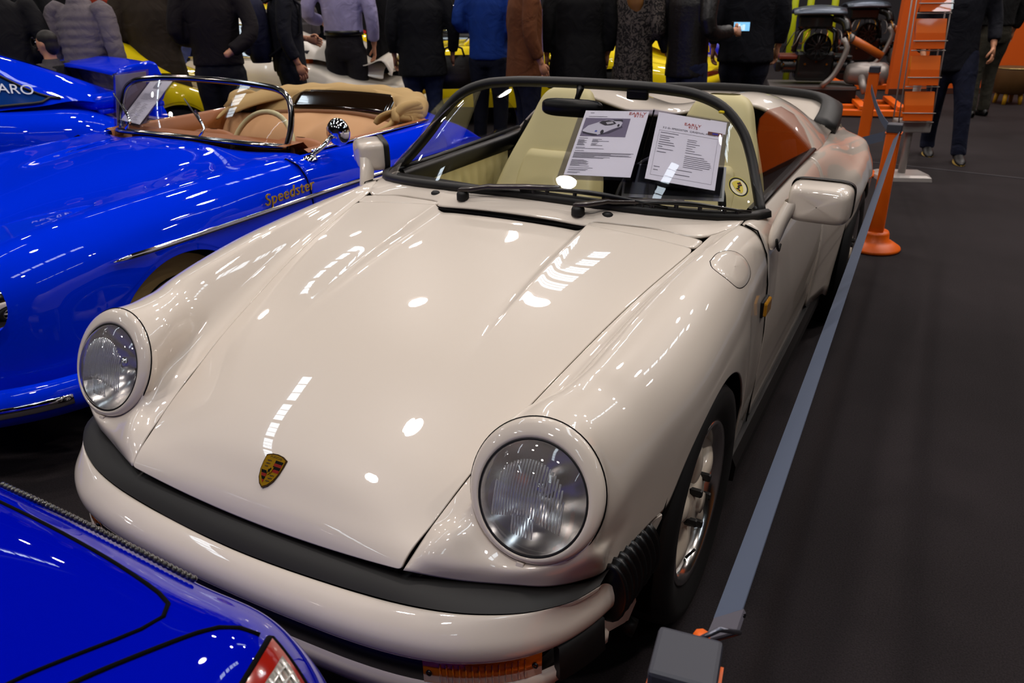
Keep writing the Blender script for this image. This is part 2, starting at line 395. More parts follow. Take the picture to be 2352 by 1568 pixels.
def build_fender(sgn):
    T = []; idx = {}
    for c, col in enumerate(FC):
        for r, p in enumerate(col): idx[c, r] = len(T); T.append(p)
    F = []
    for c in range(len(FC)-1):
        for r in range(13): F.append((idx[c, r], idx[c+1, r], idx[c+1, r+1], idx[c, r+1]))
    # nose panel below the lamp
    arc = [FC[0][3]]+[ring(a) for a in (226, 248, 270, 292, 314)]+[FC[0][10]]
    outb = [FC[0][0], np.array((.390, -.686, .546)), np.array((.380, -.736, .511)), np.array((.478, -.697, .496)), np.array((.575, -.664, .499)), np.array((.645, -.633, .501)), FC[0][13]]
    n = 7; pi = {}
    for k in range(n):
        for j in range(4):
            if k == 0: pi[k, j] = idx[0, 3-j]; continue
            if k == n-1: pi[k, j] = idx[0, 10+j]; continue
            t = j/3; p = lerp(arc[k], outb[k], t)
            if 0 < j < 3: p = p+np.array((0, -.009, .012))*(1 if k in (1, 2) else .8)*math.sin(math.pi*t)*(1.0 if k < 5 else .4)
            pi[k, j] = len(T); T.append(p)
    for k in range(n-1):
        for j in range(3): F.append((pi[k, j], pi[k+1, j], pi[k+1, j+1], pi[k, j+1]))
    T = np.array(T)*np.array([sgn, 1, 1])
    return cage('front_fender', T, F, M_white, hero, sub=3, corners=[pi[2, 3], idx[0, 3]] if False else [pi[2, 3]], out=(0, .2, .2), solid=.005)
for s in (1, -1): build_fender(s)
# ---- hood: centre panel sunk between two creases towards the cowl slot
def hood_z(x, y):
    sx, sz = HS(y); zc = HC(y); t = abs(x)/sx
    z = zc+(sz-zc)*(t**2.1)
    return z
hy = [-.7405, -.732, -.715, -.69, -.65, -.58, -.50, -.40, -.29, -.17, -.05, .08, .2, .29, .345, .385]
HX = [0, .07, .14, .20, .232, .250, .262, .285]
def hood_rows():
    rows = []
    for i, y in enumerate(hy):
        sx, sz = HS(max(y, -.735)); sx -= .003
        rec = .021*smooth01(-.42, .33, y)
        k = min(1, sx/.46); xs = [x*k for x in HX]; o = [lerp(xs[-1], sx, t) for t in (.3, .6, .85, 1)]
        ALL = xs+o; row = []
        for j, x in enumerate(ALL):
            # front rows curl with the nose plan shape
            yy = y
            if i < 4:
                nose = -.7455+.0085*(x/.379)**2; back = hy[4]; yy = lerp(nose, back, (y-hy[0])/(hy[4]-hy[0]))
            z = hood_z(x, max(yy, -.7405))
            if i < 4: zf = lerp(.494, .512, (x/.379)**2); zb = hood_z(x, hy[4]); prof = {0: 0, 1: .19, 2: .42, 3: .66}[i]; z = lerp(zf, zb, prof)
            if j <= 4: z -= rec
            elif j == 5: z -= rec*.55
            row.append((x, yy, z))
        rows.append([(-a, b, c) for a, b, c in row[:0:-1]]+row)
    # rear strips outside the slot
    return rows
HR = hood_rows()
cgrid('hood', HR, M_white, hero, sub=3, out=(0, .2, .1), solid=.006, it=8)
HLN = len(HR[0])
# rear wings of the hood outside the slot
for s in (1, -1):
    W = []
    for t in (0, .35, .7, 1):
        row = []
        for f in (0, .2, .4, .6, .8, 1):
            sx, sz = HS(lerp(.385, .442, t)); sx -= .003
            x = lerp(.262, sx, f); y = lerp(.385, lerp(.405, .445, min(1, f*1.6)), t)
            row.append((s*x, y, hood_z(x, y)))
        W.append(row)
    cgrid('hood_corner', W, M_white, hero, sub=2, out=(0, .2, .1), solid=.006)
# ---- cowl panel between hood and windscreen
WB = spl([(-.70, .735, .862), (-.655, .645, .868), (-.55, .552, .882), (-.35, .478, .899), (0, .468, .905), (.35, .478, .899), (.55, .552, .882), (.655, .645, .868), (.70, .735, .862)], 25)
def wb_at(x):
    i = np.argsort(WB[:, 0]); return np.array([x, np.interp(x, WB[i, 0], WB[i, 1]), np.interp(x, WB[i, 0], WB[i, 2])])
cx = [-.655, -.62, -.56, -.46, -.36, -.272, -.258, -.15, 0, .15, .258, .272, .36, .46, .56, .62, .655]
rows = [[], [], [], []]
for x in cx:
    a = abs(x)
    if a < .265: f = np.array((x, .392, .873-.008*(a/.26)**2)); 
    else:
        y = lerp(.407, .447, min(1, (a-.265)/.2)); 
        if a > .59: y = lerp(.447, .60, (a-.59)/.065)
        f = np.array((x, y, hood_z(min(a, HS(y)[0]), y)+.0005))
    b = wb_at(x)+np.array((0, .01, .002))
    if a > .62: b = wb_at(x)+np.array((0, .005, 0))
    for k, t in enumerate((0, .33, .66, 1)):
        p = lerp(f, b, t); p[2] += .004*math.sin(math.pi*t); rows[k].append(p)
cgrid('cowl_panel', rows, M_white, hero, sub=2, out=(0, .4, .2), solid=.006, it=4)
# slot under the cowl lip
V, F = boxVF((0, .43, .835), (.53, .10, .05)); obj('cowl_slot', V, F, M_void, hero, smooth=False)
tube('hood_gap_liner', [(x, y, z-.010) for (x, y, z) in [(HS(t)[0]-.001, t, HS(t)[1]) for t in np.linspace(-.70, .55, 40)]], .006, M_void, hero, seg=6)  # black strip added under the hood gap to keep it dark
tube('hood_gap_liner', [(-x, y, z-.010) for (x, y, z) in [(HS(t)[0]-.001, t, HS(t)[1]) for t in np.linspace(-.70, .55, 40)]], .006, M_void, hero, seg=6)
# ---- doors and rear quarters
def side_col(y, xb, zb, Xs, zs, Xm, zm, xl, zl):
    return [(xb-.012, y, zb-.004), (xb, y, zb), (lerp(xb, Xs, .55), y, zb-.018), (Xs, y, zs), (lerp(Xs, Xm, .6), y, lerp(zs, zm, .35)), (Xm, y, zm), (lerp(Xm, xl, .4), y, lerp(zm, zl, .5)), (xl, y, zl)]
dys = [.595, .70, .85, 1.05, 1.25, 1.45, 1.62]
DC = [side_col(y, lerp(.668, .672, (y-.6)), .868+.004*(y-.6), .738+.004*(y-.6), .79, .758+.012*(y-.6)**2, .55, .742, .232) for y in dys]
# rear quarter columns: flared fender over the rear wheel
RZ, RR, RY = .31, .345, 2.272
rys = [1.625, 1.70, 1.78, 1.86, 1.915, 1.945, 1.975, 2.03, 2.11, 2.20, 2.30, 2.40, 2.48, 2.54, 2.58, 2.61, 2.66, 2.75, 2.86, 2.96, 3.02]
def rq(y):
    b = smooth01(1.60, 2.15, y)*(1-smooth01(2.45, 3.1, y)*.75)
    tail = smooth01(2.7, 3.05, y)
    xb = lerp(.672, .60, smooth01(1.7, 2.6, y)); zb = lerp(.873, .80, smooth01(1.75, 2.9, y))
    Xs = lerp(.742, .80, b)-.10*tail; Xm = lerp(.770, .862, b)-.13*tail
    zs = lerp(.79, .765, b)-.02*tail; zm = lerp(.55, .665, b)
    d = y-RY
    if abs(d) < RR: ez = RZ+math.sqrt(RR*RR-d*d)
    elif d < 0: ez = .235
    else: ez = .42
    if abs(d) < RR*1.03: zm = max(zm, ez+.02) if abs(d) < RR else zm
    return side_col(y, xb, zb, Xs, zs, Xm, max(zm, ez+.012), Xm-.004-(.02 if ez < .5 else 0), ez)
QC = [rq(y) for y in rys]
for s in (1, -1):
    mm = np.array([s, 1, 1])
    cgrid('door', np.array(DC)*mm, M_white, hero, sub=2, out=(0, 1.2, .4), solid=.006)
    cgrid('rear_fender', np.array(QC)*mm, M_white, hero, sub=2, out=(0, 2.2, .3), solid=.006)
    # sill and black rocker below the door
    sweep('rocker_panel', [(s*.742, .36, .205), (s*.742, 1.0, .203), (s*.745, 1.60, .205), (s*.748, 1.90, .215)], [(-.03, -.055), (.022, -.05), (.026, .0), (.012, .03), (-.03, .03)], M_black, hero, smooth=False)
    tube('belt_trim', [(s*.664, .74, .876), (s*.664, 1.0, .878), (s*.668, 1.4, .88), (s*.676, 1.735, .884)], .008, M_satin, hero, seg=8, ry=.012)
    # wheel housings
    for (cy, r, x1) in ((0, .36, .765), (RY, .365, .84)):
        A = [R(v) for v in np.linspace(-12, 192, 30)]
        arc = [[(x, cy+r*math.cos(t), .31+r*math.sin(t)) for t in A] for x in (s*.42, s*(x1-.015))]
        grid('wheel_housing', arc, M_void, hero)
        obj('wheel_housing', [(s*.43, cy, .31)]+arc[0], [(0, i+1, i+2) for i in range(29)], M_void, hero)
    # door shut line, bonnet-side lamp, fuel flap
    tube('shut_line', [(s*x, .590, z) for x, z in ((.668, .868), (.705, .855), (.738, .79), (.752, .70), (.758, .55), (.752, .38), (.742, .235))], .0022, M_void, hero, seg=5)
# ---- double-hump tonneau cover
HXs = [-.686, -.662, -.62, -.56, -.47, -.36, -.24, -.12, 0, .12, .24, .36, .47, .56, .62, .662, .686]
fr = tab([(0, 1.72, .985), (.12, 1.71, 1.00), (.24, 1.70, 1.035), (.36, 1.70, 1.055), (.47, 1.71, 1.035), (.56, 1.72, .985), (.62, 1.73, .935), (.662, 1.738, .895), (.686, 1.745, .872)])
hump = []
for (y, k, wdt, ed) in ((1.0, 0, 1, 0), (1.80, .0, 1, 0), (1.93, .2, 1, .868), (2.08, .5, .985, .858), (2.25, 1, .965, .845), (2.45, 1.6, .94, .83), (2.65, 2.0, .92, .815), (2.85, 2.3, .90, .79)):
    row = []
    for x in HXs:
        fy, fz = fr(abs(x))
        if y == 1.0: row.append((x, fy, fz)); continue
        h = {1.80: 1.028, 1.93: 1.03, 2.08: .97, 2.25: .84, 2.45: .60, 2.65: .36, 2.85: .15}[y]
        e = ed or .870
        zz = e+(fz-.872)*h*1.06 if True else 0
        if y > 1.75: zz = e+((fz-.872)**.85)*(.183**.15)*h*1.08
        if y == 1.80: row.append((x*1.0, lerp(fy, 1.84, .75), max(fz, zz)))
        else: row.append((x*wdt, y, zz))
    hump.append(row)
cgrid('tonneau_cover', hump, M_white, hero, sub=3, out=(0, 2.0, .5), solid=.012, it=6)
# ---- tail spoiler: painted tray with a black rubber lip
sp = spl([(-.60, 2.62, .845), (-.60, 2.80, .885), (-.56, 3.0, .915), (-.40, 3.10, .935), (0, 3.14, .945), (.40, 3.10, .935), (.56, 3.0, .915), (.60, 2.80, .885), (.60, 2.62, .845)], 41)
sweep('spoiler_lip', sp, [(-.05, -.05), (.04, -.045), (.055, -.01), (.06, .018), (.045, .026), (0, .02), (-.05, -.005)], M_black, hero, smooth=True)
P = []
for t in np.linspace(0, 1, 9): P.append([lerp(np.array((lerp(-.60, .60, u), 2.45, .83-.0*abs(u-.5))), sp[int(u*40)]-np.array((0, .02, .012)), t) for u in np.linspace(0, 1, 9)])
grid('spoiler_tray', P, M_white, hero, out=(0, 2.7, .2), solid=.01)
V, F = boxVF((0, 2.55, .60), (1.15, 1.0, .35)); obj('engine_bay', V, F, M_void, hero, smooth=False)
# ---- rear end closing panel and bumper (seen only from the side)
rb = spl([(-.74, 2.95, .5), (-.66, 3.1, .5), (-.4, 3.18, .5), (0, 3.2, .5), (.4, 3.18, .5), (.66, 3.1, .5), (.74, 2.95, .5)], 25)
sweep('rear_bumper', rb, [(-.04, -.1), (.03, -.1), (.045, 0), (.03, .06), (-.04, .07)], M_white, hero)
grid('rear_panel', [[p+np.array((0, -.04, .06)) for p in rb], [(p[0]*.86, 2.98, .80) for p in rb]], M_white, hero)
# ---- rubber strip, bumper, valance
NE = [(0, -.748, .487), (.09, -.746, .487), (.18, -.741, .488), (.28, -.732, .49), (.38, -.722, .493), (.48, -.700, .495), (.575, -.666, .498), (.645, -.635, .500), (.685, -.606, .500), (.706, -.560, .492), (.716, -.51, .489)]
BT = [(0, -.792, .455), (.1, -.790, .456), (.2, -.785, .458), (.3, -.778, .461), (.4, -.768, .466), (.487, -.752, .472), (.55, -.732, .477), (.61, -.704, .482), (.655, -.672, .487), (.69, -.635, .491), (.715, -.585, .494)]
def sym(P, n): 
    P = [tuple(p) for p in P]; return spl([(-x, y, z) for x, y, z in P[:0:-1]]+P, n)
ne, bt = sym(NE, 61), sym(BT, 61)
rub = []
for t in (0, .15, .4, .7, .92, 1):
    q = lerp(ne+np.array((0, .01, -.004)), bt+np.array((0, 0, -.001)), t); q[:, 2] += .007*math.sin(math.pi*t)
    rub.append(q)
grid('rubber_strip', rub, mat('bumper_rubber', (8, 6, 5), rough=.55, bump=(900, .08, .001)), hero, out=(0, -.3, .2))
BR = [(0, -.836, .436), (.1, -.835, .436), (.2, -.832, .437), (.3, -.827, .438), (.4, -.816, .440), (.487, -.797, .443), (.556, -.768, .446), (.62, -.724, .449), (.668, -.668, .452), (.702, -.60, .455), (.722, -.535, .458)]
br = sym(BR, 61); n2 = np.zeros_like(br)
tt = np.gradient(br, axis=0); n2[:, 0] = tt[:, 1]; n2[:, 1] = -tt[:, 0]; n2 /= np.linalg.norm(n2, axis=1)[:, None]
# bumper section: inner edge, top, rounded nose, face, tuck-under
sec = [bt+np.array((0, .004, -.014)), bt, lerp(bt, br, .35)+np.array((0, 0, .004)), lerp(bt, br, .72)+np.array((0, 0, .003)), br+n2*.002+np.array((0, 0, -.004)), br+n2*.010+np.array((0, 0, -.018)), br+n2*.010+np.array((0, 0, -.042)), br+n2*.004+np.array((0, 0, -.055)), br-n2*.012+np.array((0, 0, -.060))]
bump_pts = np.array(sec)
bumper = grid('front_bumper', bump_pts, M_white, hero, out=(0, -.2, .3), sub=1)
# bumper end caps
for i in (0, -1):
    q = bump_pts[:, i]; c = q.mean(0)-np.array((0.03*np.sign(q[0, 0]), -.004, 0)); obj('bumper_end', np.vstack([q, c[None]]), [(k, k+1, len(q)) for k in range(len(q)-1)], M_white, hero)
# black lower trim, turn signals, lower valance
def belt(a0, a1, z0, z1, o0, o1, m, name, i0, i1, th=.02):
    idx = range(i0, i1+1); P = [[br[i]+n2[i]*(o0-th)+np.array((0, 0, z0)) for i in idx], [br[i]+n2[i]*o0+np.array((0, 0, z0)) for i in idx], [br[i]+n2[i]*lerp(o0, o1, .5)+np.array((0, 0, lerp(z0, z1, .5))) for i in idx], [br[i]+n2[i]*o1+np.array((0, 0, z1)) for i in idx], [br[i]+n2[i]*(o1-th)+np.array((0, 0, z1)) for i in idx]]
    o = grid(name, P, m, hero, out=(0, -.2, .4)); 
    for e in (0, -1):
        q = [p[e] for p in P]; obj(name+'_end', q, [(0, 1, 2, 3, 4)], m, hero, smooth=False)
    return o
belt(0, 0, -.058, -.125, -.004, -.010, M_black, 'bumper_trim', 14, 46)
belt(0, 0, -.058, -.135, .006, .012, M_black, 'bumper_guard', 2, 5)
belt(0, 0, -.058, -.135, .006, .012, M_black, 'bumper_guard', 55, 59)
def amber(i0, i1):
    o = belt(0, 0, -.060, -.118, -.006, -.008, M_amber, 'turn_signal', i0, i1)
    for k, i in enumerate((i0, i1)):
        p = br[i]+n2[i]*-.003+np.array((0, 0, -.088))+(br[(i0+i1)//2]-br[i])*.12
        V, F = latheVF([(.006, 0), (.006, .004), (.003, .004)], 10, 'z'); Mx = basis(p, (1, 0, 0), n2[i]); V = [tuple(Mx @ Vector(v)) for v in V]
        obj('screw', V, F, M_satin, o)
    for k in np.linspace(.15, .85, 14):
        j = i0+(i1-i0)*k; a = int(j); f = j-a; p = lerp(br[a], br[a+1], f); q = lerp(n2[a], n2[a+1], f)
        tube('lens_rib', [p+q*-.005+np.array((0, 0, -.066)), p+q*-.006+np.array((0, 0, -.112))], .0016, M_amber, o, seg=5)
    return o
amber(6, 14); amber(46, 54)
P = []
for (z, o) in ((-.116, -.012), (-.122, -.002), (-.15, -.004), (-.19, -.022), (-.235, -.05), (-.255, -.09)):
    P.append([br[i]+n2[i]*(o-(.05 if abs(br[i][0]) > .68 and z < -.15 else 0))+np.array((0, 0, z)) for i in range(61)])
grid('lower_valance', P, M_white, hero, out=(0, 0, .3))
# bellows between bumper end and fender, small cream panel ahead of the wheel
for s in (1, -1):
    p0 = np.array((s*.716, -.54, .435)); p1 = np.array((s*.728, -.36, .425)); n = 45; prof = []
    P = [lerp(p0, p1, t) for t in np.linspace(0, 1, n)]
    r = [.034+.007*math.sin(t*math.pi*2*8) for t in np.linspace(0, 1, n)]; rz = [v+.028 for v in r]
    tube('bellows', P, rz, M_satin, hero, seg=20, ry=r, up=(0, 0, 1))
    q = [(s*.706, -.40, .485), (s*.742, -.315, .488), (s*.738, -.312, .42), (s*.722, -.33, .32), (s*.70, -.37, .22), (s*.66, -.43, .21), (s*.66, -.42, .485)]
    obj('wheel_arch_panel', q, [(0, 1, 2, 6), (2, 3, 4, 5, 6)], M_white, hero, smooth=False, solid=.008)
    tube('brake_duct', [(s*.69, -.37, .205), (s*.72, -.365, .195)], .022, M_black, hero, seg=12)
# ---- headlamps
M_lens = glassmat('lamp_glass', (.93, .95, .96, 1), clear=.95, refl=1.2)
_nt = M_lens.node_tree; _o = [n for n in _nt.nodes if n.type == 'OUTPUT_MATERIAL'][0]; _src = _o.inputs[0].links[0].from_socket
_df = _nt.nodes.new('ShaderNodeBsdfDiffuse'); _df.inputs[0].default_value = (.55, .50, .47, 1); _mx = _nt.nodes.new('ShaderNodeMixShader'); _mx.inputs[0].default_value = .11
_nt.links.new(_src, _mx.inputs[1]); _nt.links.new(_df.outputs[0], _mx.inputs[2]); _nt.links.new(_mx.outputs[0], _o.inputs[0])
M_refl = mat('reflector', (.78, .75, .73, 1), rough=.2, metal=1)
def headlamp(s):
    root = empty('headlamp'); root.parent = hero
    Mx = Matrix(((s*HL_X[0], s*HL_U[0], s*HL_N[0], s*HL_C[0]), (HL_X[1], HL_U[1], HL_N[1], HL_C[1]), (HL_X[2], HL_U[2], HL_N[2], HL_C[2]), (0, 0, 0, 1)))
    # painted trim ring: outer wall against the fender, rounded crown, inner lip. Centre of the lens lies lower than ring centre
    prof = [(.1335, -.02), (.1335, .001), (.1318, .0055), (.1270, .0095), (.1200, .0130), (.1135, .0150), (.1092, .0140), (.1075, .006)]
    V, F = [], []
    for k, (r, h) in enumerate(prof):
        dz = -.012*smooth01(1, 6, k)
        for a in range(64):
            t = 2*math.pi*a/64; V.append(tuple(Mx @ Vector((r*math.cos(t), r*math.sin(t)+dz, h))))
    F = gridF(len(prof), 64, False, True)
    obj('trim_ring', V, F, M_white, root, out=tuple(Mx @ Vector((0, 0, -.1))), solid=.002)
    tube('seal', [tuple(Mx @ Vector((.1070*math.cos(t), .1070*math.sin(t)-.012, .0115))) for t in np.linspace(0, 2*math.pi, 48, endpoint=False)], .0028, M_black, root, seg=6, closed=True)
    tube('gap', [tuple(Mx @ Vector((.1352*math.cos(t), .1352*math.sin(t), -.002))) for t in np.linspace(0, 2*math.pi, 64, endpoint=False)], .0014, M_void, root, seg=6, closed=True)
    # lens dome with vertical flutes on the inside
    rings = [(0.0001, .047), (.03, .0455), (.06, .0405), (.085, .031), (.099, .021), (.1062, .0115)]
    V = [tuple(Mx @ Vector((r*math.cos(2*math.pi*a/48), r*math.sin(2*math.pi*a/48)-.012, h))) for r, h in rings for a in range(48)]
    obj('lens', V, gridF(len(rings), 48, False, True), M_lens, root, out=tuple(Mx @ Vector((0, 0, -.2))))
    fl = MB()
    def dome(x, y): return .043-2.0*(x*x+y*y)
    for x in np.arange(-.066, .068, .0058):
        top = math.sqrt(max(0, .068**2-x*x))+.004
        pts = [(x, y-.012) for y in np.linspace(-.028-.3*abs(x), top, 7)]
        fl.tube([tuple(Mx @ Vector((a, b, dome(a, b)-.004))) for a, b in pts], .0020, seg=5)
    for x in np.arange(-.022, .024, .0058): fl.tube([tuple(Mx @ Vector((x, y, dome(x, y)-.004))) for y in (-.082, -.045)], .0016, seg=5)
    fl.build('lens_flutes', mat('fluted_glass', (.85, .88, .9, 1), rough=.05, trans=.85, ior=1.45), root)
    # bowl reflector and bulb shield
    rp = [(.014, -.072), (.03, -.068), (.05, -.055), (.07, -.036), (.09, -.012), (.103, .006), (.1062, .0105)]
    V = [tuple(Mx @ Vector((r*math.cos(2*math.pi*a/40), r*math.sin(2*math.pi*a/40)-.012, h))) for r, h in rp for a in range(40)]
    obj('reflector_bowl', V, gridF(len(rp), 40, False, True), M_refl, root)
    V = [tuple(Mx @ Vector(v)) for v in latheVF([(.001, -.02), (.014, -.022), (.016, -.035), (.015, -.075)], 16)[0]]
    obj('bulb_shield', V, gridF(4, 16, False, True), M_chrome, root)
    V, F = boxVF((0, -.139, .004), (.016, .010, .012)); obj('retaining_screw', [tuple(Mx @ Vector(v)) for v in V], F, M_white, root, smooth=False, bevel=.002)
    # dark lamp bucket closing the fender opening
    V = [tuple(Mx @ Vector((r*math.cos(2*math.pi*a/32), r*math.sin(2*math.pi*a/32), h))) for r, h in ((.131, -.004), (.10, -.045), (.01, -.09)) for a in range(32)]
    obj('lamp_bucket', V, gridF(3, 32, False, True), M_void, root)
headlamp(1); headlamp(-1)
# ---- wheels
M_rimw = mat('cream_rim_paint', (226, 214, 196), rough=.3, coat=.8)
def wheel(parent, cx, cy, s, tw=.205, rt=.316, rr=.205, off=0, mr=None, spokes=5):
    """s=+1: outer face towards +x"""
    root = empty('wheel'); root.parent = parent; mr = mr or M_rimw
    def T(V): return [(cx+s*x, cy+y, .311+z) for x, y, z in V]
    h = tw/2
    prof = [(rr-.004, -h+.02), (rr+.02, -h+.004), (rt-.05, -h-.008), (rt-.02, -h-.004), (rt-.006, -h+.016), (rt, -h+.04), (rt, 0), (rt, h-.04), (rt-.006, h-.016), (rt-.02, h+.004), (rt-.05, h+.008), (rr+.02, h-.004), (rr-.004, h-.02)]
    V, F = latheVF(prof, 56, 'x'); obj('tyre', T(V), F, M_tyre, root)
    rimp = [(rr+.006, h-.022), (rr+.010, h-.010), (rr+.004, h-.004), (rr-.008, h-.008), (rr-.016, h-.03), (rr-.022, h-.075), (rr-.03, h-.12), (rr-.03, -h+.03)]
    V, F = latheVF(rimp, 56, 'x'); obj('rim', T(V), F, M_alu, root)
    V, F = latheVF([(.001, h-.010), (.045, h-.012), (.062, h-.016), (.078, h-.03), (.085, h-.055), (.03, h-.08)], 32, 'x'); obj('hub', T(V), F, mr, root)
    V, F = latheVF([(.001, h-.001), (.026, h-.002), (.030, h-.012)], 24, 'x'); obj('hub_cap', T(V), F, mr, root)
    for k in range(spokes):
        a = 2*math.pi*k/spokes+R(18); d = np.array((0, math.cos(a), math.sin(a))); t = np.array((0, -math.sin(a), math.cos(a))); x = np.array((1., 0, 0))
        P = []
        for (r, wd, xo) in ((.055, .042, h-.026), (.085, .038, h-.018), (.12, .034, h-.016), (.155, .033, h-.022), (rr-.010, .040, h-.040)):
            P.append([d*r+t*(-wd)+x*(xo-.03), d*r+t*(-wd*.8)+x*(xo-.004), d*r+t*(-wd*.4)+x*(xo+.004), d*r+x*(xo+.005), d*r+t*(wd*.4)+x*(xo+.004), d*r+t*(wd*.8)+x*(xo-.004), d*r+t*wd+x*(xo-.03)])
        P = np.array(P); V = T(P.reshape(-1, 3)); F = gridF(*P.shape[:2]); obj('spoke', V, F, mr, root, sub=1)
        a2 = a+math.pi/spokes; c = np.array((0, math.cos(a2)*.065, math.sin(a2)*.065))
        V, F = latheVF([(.001, h+.003), (.009, h+.003), (.011, h-.001), (.011, h-.04)], 6, 'x'); obj('wheel_nut', T([np.array(v)+c for v in V]), F, M_black, root, smooth=False)
    V, F = latheVF([(.001, -h+.02), (rr-.02, -h+.02)], 32, 'x'); obj('brake_disc', T(V), F, M_satin, root)
    tube('valve', T([(h-.03, 0, -rr+.02), (h-.01, 0.006, -rr+.05)]), .004, M_black, root, seg=6)
    return root
for s in (1, -1):
    wheel(hero, s*.660, 0, s); wheel(hero, s*.735, RY, s, tw=.225)
# ---- windscreen: black frame, curved glass, seal
WTOP = [(-.655, .822, .931), (-.615, .890, 1.004), (-.570, .928, 1.078), (-.502, .945, 1.142), (-.41, .955, 1.178), (-.31, .948, 1.193), (-.2, .94, 1.201), (0, .932, 1.206), (.2, .94, 1.201), (.31, .948, 1.193), (.41, .955, 1.178), (.502, .945, 1.142), (.570, .928, 1.078), (.615, .890, 1.004), (.655, .822, .931)]
wt = spl([(-.694, .745, .863)]+WTOP+[(.694, .745, .863)], 61)
fr_ = spl([(-.694, .742, .864)]+WTOP+[(.694, .742, .864)], 81)
ins = np.array((0, .74, .99))
upv = [p-ins for p in fr_]
sweep('windscreen_frame', fr_-np.array([np.array(u)/np.linalg.norm(u)*.012 for u in upv]), [(-.014, -.014), (.012, -.013), (.016, -.004), (.012, .012), (0, .015), (-.016, .011)], M_black, hero, up=upv)
sb = WB+np.array((0, .006, .008)); sweep('windscreen_seal', sb, [(-.014, -.012), (.016, -.010), (.012, .008), (0, .013), (-.014, .010)], M_black, hero)
ga = spl(WB+np.array((0, .010, .008)), 31); gt = spl(wt[3:-3]-np.array([(p-ins)/np.linalg.norm(p-ins)*.016 for p in wt[3:-3]]), 31)
GP = []
for t in np.linspace(0, 1, 9):
    q = lerp(ga, gt, t); b = 4*t*(1-t); q = q+np.array((0, -.016*b, .012*b)); GP.append(q)
GP = np.array(GP); grid('windscreen', GP, M_glass, hero, out=(0, 1.2, .6))
def on_glass(u, v):
    """point on windscreen: u -1..1 across (x-ish), v 0..1 up"""
    i = (u+1)/2*30; j = v*8; a, b = int(min(i, 29.999)), int(min(j, 7.999)); fi, fj = i-a, j-b
    return lerp(lerp(GP[b][a], GP[b][a+1], fi), lerp(GP[b+1][a], GP[b+1][a+1], fi), fj)
# side windows, raised
for s in (1, -1):
    pts = [(.775, .905), (.845, .985), (.90, 1.07), (.97, 1.108), (1.1, 1.118), (1.3, 1.103), (1.5, 1.05), (1.64, .975), (1.72, .90), (1.73, .872), (1.2, .872), (.79, .872)]
    q = [(s*(.672-.42*(z-.872)*.75), y, z) for y, z in pts]
    o = obj('side_window', q, [tuple(range(len(q)))], M_glass, hero, smooth=False, solid=.004)
# ---- interior
box('cabin_floor', (0, 1.2, .20), (1.30, 1.5, .06), M_void, hero)
box('bulkhead', (0, 1.86, .55), (1.30, .05, .74), M_void, hero)
grid('dashboard', [[(x, .555, .868) for x in np.linspace(-.60, .60, 9)], [(x, .64, .872) for x in np.linspace(-.64, .64, 9)], [(x, .72, .862-.01*math.cos(x*4)) for x in np.linspace(-.66, .66, 9)], [(x, .77, .82) for x in np.linspace(-.66, .66, 9)], [(x, .78, .55) for x in np.linspace(-.66, .66, 9)]], M_satin, hero, out=(0, .7, .5))
M_creamd = mat('cream_panel', (205, 194, 140), rough=.5)
for s in (1, -1):
    # inner door: black padded top, pleated cream panel
    pr = [(s*.668, .872), (s*.640, .878), (s*.628, .858), (s*.630, .825), (s*.645, .80)]
    P = [[(x, y, z) for (x, z) in pr] for y in np.linspace(.74, 1.70, 10)]
    grid('door_top_pad', P, M_satin, hero)
    P = []
    for i, y in enumerate(np.linspace(.80, 1.56, 77)):
        b = .010*abs(math.sin(math.pi*i/7))
        P.append([(s*(.640-b*math.sin(math.pi*t)**.4), y, lerp(.805, .35, t)) for t in np.linspace(0, 1, 9)])
    grid('door_panel', P, M_creamd, hero)
    P = [[(s*.632, y, lerp(.806, .4, t)) for t in (0, 1)] for y in (1.60, 1.68)]; grid('door_pillar_trim', P, M_creamd, hero, solid=.02)
    # seat
    st = empty('seat'); st.parent = hero; cx = s*.335
    def SP(P): return [[(cx+a, b, c) for a, b, c in row] for row in P]
    # backrest with integral headrest: sections from the base up
    secs = [(.40, 1.20, .245, .10, .05), (.50, 1.30, .250, .105, .06), (.62, 1.36, .250, .10, .065), (.74, 1.415, .235, .085, .05), (.86, 1.47, .195, .075, .03), (.96, 1.515, .150, .065, .012), (1.04, 1.55, .130, .06, .006), (1.085, 1.572, .105, .05, 0), (1.10, 1.585, .06, .03, 0)]
    P = []
    for z, y, w_, th, bol in secs:
        row = []
        for k in range(20):
            a = 2*math.pi*k/20; x = w_*np.sign(math.cos(a))*abs(math.cos(a))**.7; yy = th*np.sign(math.sin(a))*abs(math.sin(a))**.7
            if math.sin(a) < 0: yy -= bol*(abs(x)/w_)**3*1.4
            row.append((x, y+yy, z))
        P.append(row)
    grid('backrest', SP(P), M_cream, st, cv=True, sub=2)
    P = []
    for z, y, w_, th, bol in secs[1:5]: P.append([(x, y-th-.012+.01*(x/(w_*.55))**2, z) for x in np.linspace(-w_*.58, w_*.58, 7)])
    grid('backrest_insert', SP(P), M_cream, st, sub=2, solid=.01, off=0)
    P = []
    for y, z, w_ in ((.86, .40, .22), (.90, .455, .25), (1.0, .465, .255), (1.12, .445, .255), (1.25, .42, .25), (1.32, .41, .24)):
        P.append([(x, y, z+.045*(abs(x)/w_)**3-(.05 if abs(x) > w_*.99 else 0)) for x in np.linspace(-w_, w_, 11)])
    grid('cushion', SP(P), M_cream, st, sub=2, solid=.09)
# steering wheel, driver's side
tube('steering_wheel', [(.335+.185*math.cos(a), .92+.185*math.sin(a)*.42, .80+.185*math.sin(a)*.9) for a in np.linspace(0, 2*math.pi, 40, endpoint=False)], .014, M_satin, hero, seg=10, closed=True)
